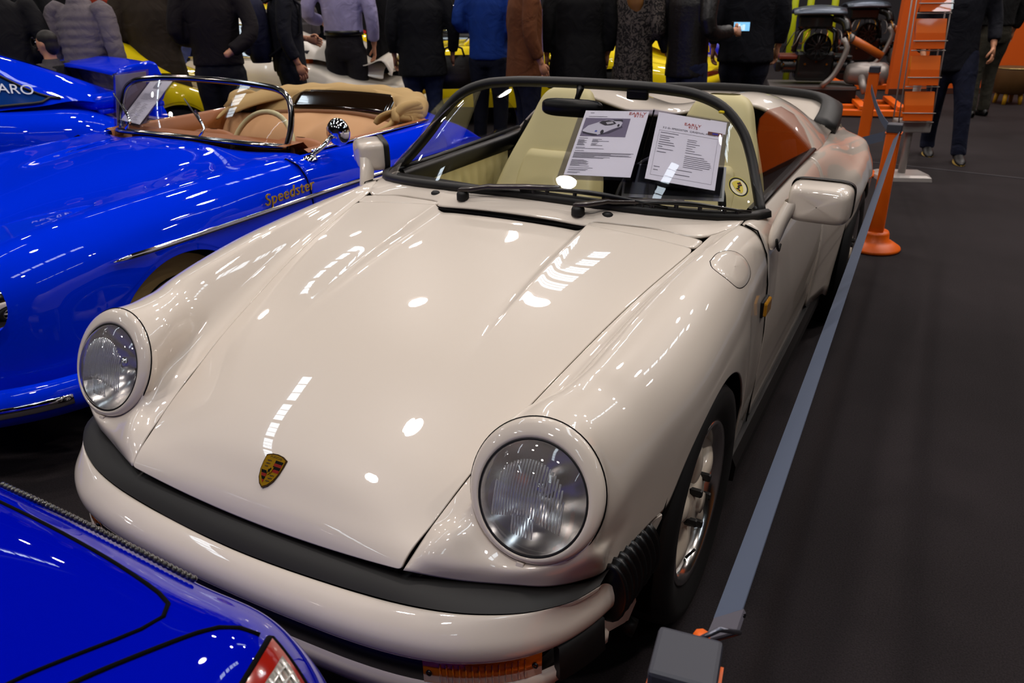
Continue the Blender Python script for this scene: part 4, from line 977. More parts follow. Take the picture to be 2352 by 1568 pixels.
tube('rim', [(.32+.195*math.cos(a), .93+.08*math.sin(a), .785+.178*math.sin(a)) for a in np.linspace(0, 2*math.pi, 40, endpoint=False)], .0125, M_ivory, sw, seg=10, closed=True)
tube('spoke', [(.13, .93, .785), (.32, .92, .765), (.51, .93, .785)], .009, M_ivory, sw, seg=8)
# folded soft top: padded ring round the cockpit rear, steep plastic window, hanging lining
SOFT = []
for a in np.linspace(-6, 186, 37):
    t = R(a); c, s_ = math.cos(t), math.sin(t); ox = .61*np.sign(c)*abs(c)**.75; oy = 1.66+.44*max(s_, 0)**.8+.1*min(s_, 0)
    wob = .009*math.sin(a*.33); zt_ = .885+.062*max(0, s_)**.7
    SOFT.append([(ox*1.06, oy+.06, zt_-.075), (ox*1.07, oy+.065, zt_-.025+wob), (ox*1.03, oy+.04, zt_+.008+wob), (ox*.95, oy-.01, zt_+.012), (ox*.87, oy-.06, zt_-.012), (ox*.84, oy-.075, zt_-.05)])
cgrid('soft_top', SOFT, M_can, rs, sub=2, solid=.012, it=3)
def rwp(x, t): k = (x/.40)**2; return (x, lerp(1.925-.05*k, 2.04-.045*k, t), lerp(.832, .932, t)-.004*k+.004*math.sin(math.pi*t))
def canv(x, t): k = (x/.56)**2; return (x, lerp(1.935-.17*k, 2.055-.20*k, t), lerp(.822, .938, t)-.02*k)
grid('window_surround', [[canv(x, t) for t in np.linspace(-.12, 1.08, 6)] for x in np.linspace(-.56, .56, 17)], M_can, rs, solid=.006)
grid('rear_window', [[np.array(rwp(x, t))+np.array((0, -.014, .008)) for t in np.linspace(0.02, .92, 6)] for x in np.linspace(-.38, .38, 15)], mat('plastic_window', (30, 19, 10), rough=.08, coat=1), rs, solid=.004)
bow = [(x, 1.91-.17*(x/.56)**2, .822-.02*(x/.56)**2) for x in np.linspace(-.60, .60, 17)]; sweep('top_bow', bow, [(-.018, -.018), (.018, -.018), (.018, .012), (-.018, .012)], mat('brown_bow', (120, 76, 40), rough=.6), rs)
LIN = []
for x in np.linspace(-.64, .64, 21):
    k = x/.62; fo = .012*math.sin(x*19)+.008*math.sin(x*31+1)
    LIN.append([(x, 1.905-.17*k*k, .808-.02*k*k), (x*1.0, 1.85-.16*k*k, .795+fo*.4), (x*1.01, 1.76-.13*k*k, .775+fo), (x*1.02, 1.66-.09*k*k+fo, .735-.02*abs(k)+fo), (x*1.02, 1.60-.05*k*k, .66), (x*1.02, 1.58, .56)])
cgrid('top_lining', LIN, M_canl, rs, sub=2, solid=.01, it=3)
# knotted cloth straps at both ends of the folded top
for s in (1, -1):
    kn = empty('top_strap'); kn.parent = rs; bx = np.array((s*.60, 1.64, .86))
    for k in range(5): a = R(-50+k*28); P = [bx, bx+np.array((s*.02, .06*math.cos(a), .025+.03*math.sin(a))), bx+np.array((s*.03, .15*math.cos(a*.6)+.03, .01+.055*math.sin(a))), bx+np.array((s*.0, .24, .035*math.sin(a)))]; tube('strap_fold', spl(P, 9), [.016, .022, .024, .026, .026, .025, .022, .018, .012], M_can, kn, seg=8)
    tube('strap_knot', [bx+np.array((s*.02, -.03, -.01)), bx+np.array((0, 0, .03)), bx+np.array((-s*.02, .02, .0)), bx+np.array((0, -.03, -.02))], .022, M_can, kn, seg=8)
    tube('strap_tail', spl([bx, bx+np.array((0, -.08, -.03)), bx+np.array((-s*.03, -.16, -.05))], 6), [.018, .015, .014, .012, .01, .006], M_can, kn, seg=6)
# door mirror on a stalk
dm = empty('door_mirror'); dm.parent = rs
lathe('mirror_base', [(.035, 0), (.03, .012), (.012, .02)], M_chrome, dm, 16, 'z', (.742, .80, .812)); tube('mirror_stalk', [(.742, .80, .82), (.765, .87, .86), (.775, .92, .895)], [.013, .011, .010], M_chrome, dm, seg=10)
V, F = latheVF([(.001, -.03), (.03, -.026), (.052, -.012), (.062, .008), (.06, .02), (.001, .02)], 24, 'y', (.785, .945, .91)); obj('mirror_head', V, F, M_chrome, dm)
# script on the front fender and the door lock
SMx = basis((.825, .565, .725), (0, 1, .03), (1, 0, .06)); text('fender_script', 'Speedster', .066, mat('gold_script', (206, 164, 44), rough=.25, metal=.8), rs, SMx, depth=.003, shear=.25, spacing=1.1)
lathe('door_lock', [(.014, 0), (.014, .012), (.008, .016), (.001, .016)], M_black, rs, 12, 'x', (.828, 1.28, .64))
# info sheets on the far corner of the windscreen
def cgen(rect, line, tx):
    rect('badge_print', -.03, .07, .02, .11, .0008, mat('print_pale', (170, 168, 176), rough=.5))
    for k in range(5): line(-.07, .03-.008*k, (.06, .14, .135, .14, .08)[k])
    for k in range(12): line(-.07, -.03-.009*k, (.03, .05, .04, .05)[k % 4]); line(.0, -.03-.009*k, (.04, .03, .05)[k % 3])
ox_ = np.array((-2.06, .18, 0))
sheet('white info sheet in a clear sleeve on the blue roadster windscreen', *[np.array(p)+ox_ for p in ((-.52, 1.09, 1.10), (-.31, 1.045, 1.095), (-.361, .794, .87), (-.544, .842, .87))], cgen, gap=-.01)
sheet('pale sheet seen edge-on at the far corner of the blue roadster windscreen', *[np.array(p)+ox_ for p in ((-.57, .95, 1.08), (-.60, 1.15, 1.08), (-.635, 1.0, .845), (-.605, .80, .845))], cgen, gap=-.01)
# ------------------------------------------------------------------ generic rear-engined coupe, local origin: front axle on the floor, tail towards +y
def smax(a, b, k=.03): return .5*(a+b+math.sqrt((a-b)**2+k*k))
def coupe(name, loc, rz, paint, label, wide=0, tailz=.66, roof=True, window=None, group=None, chrome=True, sub=2, ducktail=None, bumper=None, pale=False):
    rt = empty(name, loc, R(rz), label=label, cat='car', group=group)
    zc = tab([(-.86, .45), (-.82, .53), (-.7, .60), (-.5, .68), (-.3, .745), (0, .81), (.3, .858), (.55, .88), (.9, .88), (2.0, .88), (2.4, .87), (2.7, lerp(.80, tailz+.03, .5)), (2.95, tailz+.02), (3.1, tailz-.02), (3.17, tailz-.1)])
    xk = tab([(-.86, .40, .46), (-.80, .56, .60), (-.7, .59, .70), (-.55, .60, .775), (-.3, .61, .805), (0, .62, .84), (.3, .64, .86), (.6, .67, .868), (1.0, .685, .87), (1.7, .69, .872), (2.0, .69, .85), (2.27, .70, .825), (2.6, .68, lerp(.77, tailz, .5)), (2.9, .64, tailz-.01), (3.1, .56, tailz-.04), (3.17, .50, tailz-.12)])
    xs = tab([(-.86, .52), (-.80, .66), (-.7, .71), (-.5, .745), (-.3, .775), (0, .80+.3*wide), (.35, .795+.2*wide), (.8, .78), (1.5, .785), (1.9, .81+.6*wide), (2.27, .83+wide), (2.6, .81+.8*wide), (2.9, .75+.6*wide), (3.1, .68+.5*wide), (3.17, .60+.4*wide)])
    def ez(y):
        for cy in (0, 2.27):
            d = y-cy
            if abs(d) < .335: return .31+math.sqrt(.335**2-d*d)
        if y < -.3: return .30
        return .21 if y < 2.4 else .30
    def sec(y):
        c = zc(y); a, k = xk(y); X = xs(y); e = ez(y)
        h = [(0, c), (a*.33, c-.004), (a*.62, lerp(c, k, .3)-.008), (a*.82, lerp(c, k, .75)-.006), (a, k), (lerp(a, X, .5), k-.028), (lerp(a, X, .85), k-.085), (X, max(k-.18, e+.03))]
        z8 = h[-1][1]
        for t in (.4, .75, 1): z = lerp(z8, e, t); h.append((X-.03*max(0, (.45-z)/.25)**1.5, z))
        return [(-x, y, z) for x, z in h[:0:-1]]+[(x, y, z) for x, z in h]
    Y = [-.86, -.82, -.76, -.66, -.52, -.42, -.36, -.33, -.30, -.24, -.13, 0, .13, .24, .30, .33, .36, .48, .7, 1.0, 1.4, 1.75, 1.88, 1.915, 1.94, 1.98, 2.05, 2.15, 2.27, 2.39, 2.49, 2.56, 2.60, 2.63, 2.7, 2.8, 2.9, 3.0, 3.08, 3.14, 3.17]
    cgrid('body', [sec(y) for y in Y], paint, rt, sub=sub, out=(0, 1.2, .2), it=5)
    for y in (-.86, 3.17): q = sec(y); obj('end_panel', q, [tuple(range(len(q)))], paint, rt, smooth=False)
    # wheels
    for s in (1, -1):
        for cy, X in ((0, xs(0)), (2.27, xs(2.27))):
            A = [R(v) for v in np.linspace(-15, 195, 20)]; arc = [[(x, cy+.34*math.cos(t), .31+.34*math.sin(t)) for t in A] for x in (s*.45, s*(X-.02))]
            grid('wheel_housing', arc, M_void, rt); obj('wheel_housing', [(s*.46, cy, .31)]+arc[0], [(0, i+1, i+2) for i in range(19)], M_void, rt)
            w_ = empty('wheel'); w_.parent = rt; X -= .03
            V, F = latheVF([(.20, s*(X-.2)), (.28, s*(X-.21)), (.31, s*(X-.18)), (.316, s*(X-.1)), (.31, s*(X-.02)), (.28, s*X), (.205, s*(X-.01))], 28, 'x', (0, cy, .312)); obj('tyre', V, F, M_tyre, w_)
            V, F = latheVF([(.208, s*(X-.012)), (.20, s*(X-.03)), (.19, s*(X-.08))], 28, 'x', (0, cy, .312)); obj('rim', V, F, M_alu, w_)
            for k in range(5):
                a = 2*math.pi*k/5+.3; V, F = boxVF((s*(X-.05), cy+.11*math.cos(a), .312+.11*math.sin(a)), (.03, .19, .06), Matrix.Rotation(a, 3, 'X')); obj('spoke', V, F, mat('bg_spoke', (60, 20, 20) if pale else (120, 118, 116), rough=.35, metal=.3), w_, smooth=False)
            V, F = latheVF([(.001, s*(X-.03)), (.06, s*(X-.035)), (.07, s*(X-.07))], 20, 'x', (0, cy, .312)); obj('hub', V, F, M_alu, w_)
    P = {'xs': xs, 'zc': zc, 'xk': xk, 'sec': sec}
    if roof:
        zt = tab([(.56, .885), (.66, .955), (.8, 1.065), (.95, 1.175), (1.08, 1.25), (1.2, 1.285), (1.4, 1.30), (1.6, 1.285), (1.85, 1.235), (2.1, 1.15), (2.35, 1.04), (2.6, .925), (2.8, .845), (2.95, .80 if tailz < .75 else .86)])
        rw = tab([(.56, .62), (.8, .56), (1.08, .50), (1.4, .50), (1.85, .48), (2.1, .47), (2.35, .46), (2.6, .46), (2.95, .44)])
        bw = tab([(.56, .665), (.8, .70), (1.4, .71), (1.85, .70), (2.1, .675), (2.35, .64), (2.6, .58), (2.95, .5)])
        def gp(y, v):
            """greenhouse surface: v 0 at centre top .. 1 at belt"""
            z = zt(y); b = min(.872, zc(y)+.0); w1, w2 = rw(y), bw(y); zb = min(b, z)
            if v <= .5: t = v/.5; return np.array((w1*t, y, z-(.028*t**2.2+.04*t**8)*min(1, (z-zb)/.25)))
            t = (v-.5)/.5; e = z-.068*min(1, (z-zb)/.25); return np.array((lerp(w1, w2, t**.95)+.012*math.sin(math.pi*t), y, lerp(e, zb, t)))
        GY = [.56, .66, .8, .95, 1.04, 1.14, 1.4, 1.65, 1.85, 2.0, 2.15, 2.35, 2.6, 2.8, 2.95]; VV = [0, .2, .36, .46, .52, .6, .75, .9, 1]
        rows = []
        for y in GY: h = [gp(y, v) for v in VV]; rows.append([p*np.array([-1, 1, 1]) for p in h[:0:-1]]+h)
        cgrid('roof', rows, paint, rt, sub=sub, out=(0, 1.5, .7), it=4)
        M_w = mat('car_window', (10, 13, 18), rough=.04, coat=1) if not window else window
        def patch(nm, pts, m, h=.005, s=1):
            """pts rows of (y, v)"""
            G = []
            for row in pts:
                o = []
                for (y, v) in row:
                    p = gp(y, v); d = gp(y+.01, v)-gp(y-.01, v); e = gp(y, min(1, v+.02))-gp(y, max(0, v-.02)); n = np.cross(d, e); n /= np.linalg.norm(n)+1e-9
                    if n[2] < 0 or (v > .5 and n[0] < 0): n = -n
                    o.append((p+n*h)*np.array([s, 1, 1]))
                G.append(o)
            return grid(nm, G, m, rt)
        for s in (1, -1):
            sp = [[(lerp(.80, 1.10, (1-t)**.9*0+0), .9)] for t in (0,)]
            def sw(y): # upper and lower v of the side glass at y
                hi = .56+.40*(1-smooth01(.74, 1.12, y)) ; lo = .965
                hi = max(hi, .56+.36*smooth01(1.72, 2.23, y)**1.3); lo = lo-.14*smooth01(2.05, 2.23, y)**2
                return hi, max(lo, hi+.002)
            yy = np.linspace(.76, 2.22, 26); patch('side_window', [[(y, lerp(*sw(y), t)) for t in np.linspace(0, 1, 5)] for y in yy], M_w, .005, s)
            if chrome:
                ol = [(y, sw(y)[0]) for y in yy]+[(y, sw(y)[1]) for y in yy[::-1]]
                def lift(y, v): p = gp(y, v); return (p+np.array((.009, 0, .003)))*np.array([s, 1, 1])
                tube('window_trim', [lift(*q) for q in ol], .009, M_chrome if not window else M_black, rt, seg=6, closed=True)
                tube('door_pillar', [lift(1.52, .56), lift(1.55, .965)], .012, M_chrome if not window else M_black, rt, seg=6)
            # drip rail and quarter frame
        wv = [[(y, v) for v in np.linspace(-.001, .47, 6)] for y in (.60, .7, .85, 1.0, 1.06)]
        for s in (1, -1): patch('windscreen', wv, M_w, .004, s)
        for s in (1, -1): patch('rear_window', [[(y, v) for v in np.linspace(0, .40, 5)] for y in (1.78, 1.95, 2.15, 2.38)], M_w, .004, s)
        P['gp'] = gp; P['patch'] = patch
    # lamps and bumpers
    for s in (1, -1):
        V, F = latheVF([(.105, .06), (.105, -.005), (.095, -.014), (.085, -.01), (.001, -.03)], 24, 'y'); obj('headlamp', [(s*.585+x, -.66+y-.35*z*0, .665+z+.35*y) for x, y, z in V], F, M_alu, rt)
    if bumper:
        for (yy, sg) in ((-.88, -1), (3.19, 1)):
            fbp = spl([(-.78, yy-sg*.32, .44), (-.70, yy-sg*.1, .44), (-.4, yy, .44), (0, yy+sg*.02, .44), (.4, yy, .44), (.70, yy-sg*.1, .44), (.78, yy-sg*.32, .44)], 25)
            sweep('bumper', fbp, [(-.03, -.07), (.03, -.06), (.04, 0), (.03, .05), (-.03, .055)], bumper, rt)
    # tail lamp band
    tl = spl([(-.66, 2.98, tailz-.16), (-.56, 3.13, tailz-.16), (0, 3.20, tailz-.16), (.56, 3.13, tailz-.16), (.66, 2.98, tailz-.16)], 21)
    sweep('tail_lamp_band', tl, [(-.03, -.05), (.015, -.05), (.02, 0), (.015, .05), (-.03, .05)], mat('tail_lens', (90, 30, 8), rough=.15, coat=1), rt)
    if ducktail:
        D = []
        for x in np.linspace(-.60, .60, 9): k = 1-(x/.62)**4; D.append([(x, 2.62, .85), (x, 2.82, .815+.02*k), (x, 2.98, .86+.07*k), (x, 3.06, .93*k+.72*(1-k)), (x, 3.07, .90*k+.70*(1-k)), (x, 3.02, .74)])
        cgrid('ducktail', D, ducktail, rt, sub=2, it=3, solid=.008)
    return rt, P
# ---- blue winged car at the far left
M_qw = mat('quarter_window', (12, 52, 120), rough=.05, coat=1)
gt_car, GPm = coupe('track_coupe', (-4.78, -.62, 0), -12, M_blue, 'bright blue coupe with a big rear wing behind the roadster', wide=.05, window=M_qw, bumper=None)
wg = empty('rear_wing'); wg.parent = gt_car
prof = [(2.56, 1.005), (2.60, 1.022), (2.70, 1.032), (2.82, 1.052), (2.85, 1.055), (2.82, 1.036), (2.70, 1.008), (2.60, .996)]
P = [[(x, y, z+.018*(1-(x/.64)**2)) for y, z in prof] for x in np.linspace(-.64, .64, 11)]; grid('wing_plane', P, M_blue, wg, cv=True)
for s in (1, -1):
    q = [(2.54, .80), (2.56, .90), (2.58, 1.0), (2.62, 1.04), (2.70, 1.062), (2.82, 1.075), (2.86, 1.06), (2.89, .96), (2.89, .88), (2.86, .82), (2.72, .785), (2.60, .78)]
    prism('endplate', q, s*.60, s*.67, M_blue, wg, axis='x', bevel=.02, bseg=3)
    P = spl([(s*.62, 2.58, .86), (s*.56, 2.42, .845), (s*.45, 2.30, .87)], 8); tube('wing_foot', P, [.05, .05, .05, .05, .045, .04, .035, .03], M_blue, wg, seg=10)
P = [[(x, y, .80+.02*(y-2.5)+.03*(1-(x/.66)**2)) for y in np.linspace(2.45, 2.88, 5)] for x in np.linspace(-.62, .62, 7)]; grid('wing_base', P, M_blue, wg, solid=.03)
gp = GPm['gp']; p0, p1 = gp(1.78, .80), gp(2.02, .82); nn = np.array((.75, .1, .62)); TM = basis((p0+p1)/2+nn*.016, p1-p0, nn); text('window_lettering', 'RECARO', .095, mat('white_vinyl', (190, 196, 210), rough=.5), gt_car, TM, depth=.0006, shear=.12, width=1.0)
# ---- blue coupe tail in front of the white car, close to the camera
NBX, NBY = -.05, -4.29
nb, NP = coupe('blue_coupe', (NBX, NBY, 0), 0, M_deep, 'deep blue coupe tail with a clear lamp in front of the white car bumper', wide=.04, tailz=.885, roof=True, bumper=None, sub=3)
for o in list(nb.children):
    if o.name.startswith(('tail_lamp_band',)): bpy.data.objects.remove(o)
bpy.context.view_layer.update(); dg = bpy.context.evaluated_depsgraph_get()
BE = [o for o in nb.children if o.name.startswith('body')][0].evaluated_get(dg)
def nbp(x, y, lift=.001):
    """point on the tail skin above local (x, y)"""
    ok, loc, nor, _ = BE.ray_cast(Vector((x, y, 2)), Vector((0, 0, -1)))
    if not ok: return np.array((x, y, .7))
    if nor.z < 0: nor = -nor
    return np.array(loc+nor*lift)
# engine-lid shut line and panel seam
def onlid(pts, n=60): return [nbp(x, y, .0004) for x, y in spl(pts, n)]
tube('lid_gap', onlid([(-.62, 2.35), (-.60, 2.8), (-.57, 3.0), (-.50, 3.055), (-.3, 3.075), (0, 3.08), (.25, 3.085), (.40, 3.08), (.475, 3.065), (.492, 3.03), (.472, 2.96), (.43, 2.85), (.36, 2.6), (.30, 2.35)], 90), .003, M_void, nb, seg=6)
tube('panel_gap', onlid([(.36, 2.3), (.43, 2.7), (.49, 2.9), (.535, 3.02), (.56, 3.072), (.59, 3.09)], 40), .0035, M_void, nb, seg=6)
# wrap-round lamp: red frame, clear ribbed lens, inner reflector cells
lr = empty('tail_lamp'); lr.parent = nb
def lampp(u, v, lift):   # u across 0..1 towards the flank, v along 0 rear..1 front
    y = lerp(3.088, 2.86, v)-.03*u*(1-v); x = lerp(.565, .74, u)+.07*v*(1-u)
    ok, loc, nor, _ = BE.ray_cast(Vector((x+.25, y+.05, 1.15)), (Vector((x, y, .78))-Vector((x+.25, y+.05, 1.15))).normalized())
    if not ok: return np.array((x, y, .78))
    if nor.z < 0 and nor.x < 0: nor = -nor
    d = Vector((.5, .1, .8)).normalized(); nor = nor if nor.dot(d) > 0 else -nor
    return np.array(loc+nor*lift)
M_lred = mat('red_lens', (150, 26, 14), rough=.12, coat=1); M_lclr = mat('clear_lens', (190, 186, 178), rough=.08, coat=1, metal=.5)
grid('lens_red', [[lampp(u, v, .004) for u in np.linspace(0, .95, 14)] for v in np.linspace(0, 1, 16)], M_lred, lr)
grid('lens_clear', [[lampp(u, v, .008) for u in np.linspace(.14, .72, 16)] for v in np.linspace(.06, .95, 24)], M_lclr, lr)
for v in np.linspace(.1, .9, 13): tube('lens_rib', [lampp(u, v, .010) for u in np.linspace(.15, .71, 9)], .0018, mat('lens_line', (226, 224, 220), rough=.1, coat=1, metal=.6), lr, seg=5)
for u in np.linspace(.2, .66, 7): tube('lens_rib', [lampp(u, v, .010) for v in np.linspace(.08, .93, 14)], .0015, MATS['lens_line'], lr, seg=5)
tube('lamp_gap', [lampp(u, v, .001) for u, v in [(-.02, v) for v in np.linspace(1, 0, 12)]+[(u, -.02) for u in np.linspace(0, .95, 10)]], .004, M_void, lr, seg=6)
# beaded black chain lying along the tail edge
ch = empty('beaded_chain', (0, 0, 0), label='thin black beaded chain along the edge of the blue coupe tail', cat='chain')
cp = np.array([nbp(x, lerp(3.12, 3.135, (x+.1)/.5), .006)+np.array((NBX, NBY, 0)) for x in np.linspace(.04, .42, 46)])
V0, F0 = latheVF([(.0005, -.0048), (.0038, -.003), (.005, 0), (.0038, .003), (.0005, .0048)], 8); mcb = bpy.data.meshes.new('bead'); mcb.from_pydata(V0, [], F0); mcb.materials.append(mat('black_bead', (24, 20, 20), rough=.15, coat=1)); mcb.polygons.foreach_set('use_smooth', [True]*len(mcb.polygons))
for p in cp: b = bpy.data.objects.new('bead', mcb); COL.objects.link(b); b.parent = ch; b.location = tuple(p)
# ---- cars further back
def face(px, d, y=100):
    """floor point at horizontal distance d along the view column px"""
    v = cf_+cr_*((px-1176)/FPX)-cu_*((y-784)/FPX); h = Vector((v.x, v.y)).normalized(); return (CAM[0]+h.x*d, CAM[1]+h.y*d, 0)
def at(p, ly, rz): # origin so that local (0, ly) lands on p
    t = R(rz); return (p[0]+math.sin(t)*ly, p[1]-math.cos(t)*ly, 0)
M_w2 = mat('ivory_paint', (222, 214, 200), rough=.3, coat=1, coat_rough=.03)
coupe('ivory_coupe', at(face(615, 9.0), 1.55, -72), -72, M_w2, 'ivory classic coupe with ducktail and dark wheels behind the roadster', ducktail=M_w2, pale=True, bumper=M_w2)
coupe('yellow_coupe', at(face(62, 7.6), 1.55, -14), -14, M_yellow, 'golden yellow classic coupe at the far left behind the boy', bumper=M_black)
c1_, _ = coupe('yellow_coupe', at(face(1010, 10.2), .15, -70), -70, M_yellow, 'lemon yellow open classic car behind the couple with the black bag', roof=False, bumper=M_yellow)
tube('windscreen_frame', [(.63, .58, .88), (.58, .82, 1.10), (.53, .95, 1.20), (0, .93, 1.23), (-.53, .95, 1.20), (-.58, .82, 1.10), (-.63, .58, .88)], .022, M_chrome, c1_, seg=8)
grid('windscreen', [[(x, .60, .885) for x in (-.6, 0, .6)], [(x, .94, 1.2) for x in (-.52, 0, .52)]], M_dkglass, c1_)
dmm = empty('door_mirror'); dmm.parent = c1_; tube('mirror_stalk', [(.74, .72, .86), (.80, .72, .92)], .012, M_chrome, dmm); lathe('mirror_head', [(.001, -.03), (.05, -.01), (.06, .02), (.001, .02)], M_chrome, dmm, 16, 'y', (.82, .72, .95))
coupe('yellow_coupe', at(face(845, 11.2), 2.9, -84), -84, M_yellow, 'yellow coupe tail partly hidden behind the lilac-shirted visitor', bumper=M_yellow, ducktail=M_yellow)
coupe('yellow_coupe', at(face(1420, 10.6), 1.9, -88), -88, M_yellow, 'yellow coupe between the black coat and the patterned coat', bumper=M_yellow)
M_cob = mat('cobalt_paint', (26, 30, 190), rough=.3, coat=1); M_rcar = mat('red_paint', (200, 26, 16), rough=.3, coat=1)
coupe('cobalt_coupe', at(face(440, 12.2), 1.2, -66), -66, M_cob, 'cobalt blue coupe further back behind the ivory coupe', bumper=M_black)
coupe('cobalt_coupe', at(face(1440, 14.0), 1.2, -80), -80, M_cob, 'cobalt blue coupe far back above the patterned coat', bumper=M_black)
coupe('red_coupe', at(face(640, 14.5), 1.4, -75), -75, M_rcar, 'bright red coupe far back behind the ivory coupe roof', bumper=M_black)
coupe('black_coupe', at(face(1060, 13.0), 1.2, -75), -75, mat('black_paint', (10, 10, 12), rough=.25, coat=1), 'black coupe behind the lemon yellow open car', bumper=M_black)
# ------------------------------------------------------------------ visitors
def remesh(o, vox, it=6):
    md = o.modifiers.new('skin', 'REMESH'); md.mode = 'VOXEL'; md.voxel_size = vox; md.use_smooth_shade = True
    if it: ms = o.modifiers.new('soft', 'SMOOTH'); ms.iterations = it; ms.factor = .5
    return o
def ell(c, r, seg=12, rings=8):
    V = []; 
    for i in range(rings+1):
        a = math.pi*i/rings
        for k in range(seg): b = 2*math.pi*k/seg; V.append((c[0]+r[0]*max(math.sin(a), .02)*math.cos(b), c[1]+r[1]*max(math.sin(a), .02)*math.sin(b), c[2]+r[2]*math.cos(a)))
    F = gridF(rings+1, seg, False, True); F += [tuple(range(seg))[::-1], tuple(range(rings*seg, (rings+1)*seg))]
    return V, F
def cloth(name, col, rough=.85, amp=.12, sc_=14, kind='fold', scale=6):
    """woven cloth with soft creases (bump) and faint mottling"""
    key = 'cloth_'+name
    if key in MATS: return MATS[key]
    m = mat(key, col, rough=rough, noise=(sc_, amp), spec=.3); nt = m.node_tree; b = nt.nodes['Principled BSDF']
    tc = nt.nodes.new('ShaderNodeTexCoord'); n = nt.nodes.new('ShaderNodeTexNoise'); n.inputs['Scale'].default_value = scale; n.inputs['Detail'].default_value = 3; n.inputs['Distortion'].default_value = 1.2
    nt.links.new(tc.outputs['Object'], n.inputs['Vector']); bp = nt.nodes.new('ShaderNodeBump'); bp.inputs['Strength'].default_value = .55; bp.inputs['Distance'].default_value = .035
    nt.links.new(n.outputs['Fac'], bp.inputs['Height']); nt.links.new(bp.outputs['Normal'], b.inputs['Normal']); return m
def hand(parent, wrist, d, up, m, s=1.0, curl=.5, side=1):
    """five-fingered hand: d = pointing direction, up = back of the hand"""
    d = np.array(d, float); d /= np.linalg.norm(d); up = np.array(up, float); up -= d*up.dot(d); up /= np.linalg.norm(up); t = np.cross(d, up)*side
    b = MB(); w = np.array(wrist, float)
    b.tube([w-d*.03, w, w+d*.03, w+d*.085*s], [.024, .026, .036, .038], seg=10, ry=[.02, .018, .016, .014], up=tuple(t))
    for k, (o, L) in enumerate(((-.030, .070), (-.010, .080), (.010, .076), (.029, .060))):
        p = w+d*.08*s+t*o*s; c = curl*(1+.1*k); q = [p]; a = 0
        for j, f in enumerate((.45, .32, .25)): a += c*(.5+.35*j); q.append(q[-1]+(d*math.cos(a)-up*math.sin(a))*L*f*s)
        b.tube(spl(q, 7), [.0092, .0094, .009, .0088, .0084, .0078, .006], seg=7)
    p = w+d*.03*s-t*.028*s; q = [p, p+d*.028*s-t*.022*s-up*.006, p+d*.055*s-t*.026*s-up*.018*(1+curl), p+d*.075*s-t*.018*s-up*.028*(1+curl)]
    b.tube(spl(q, 6), [.014, .0125, .011, .0105, .010, .0075], seg=7)
    return b.build('hand', m, parent)
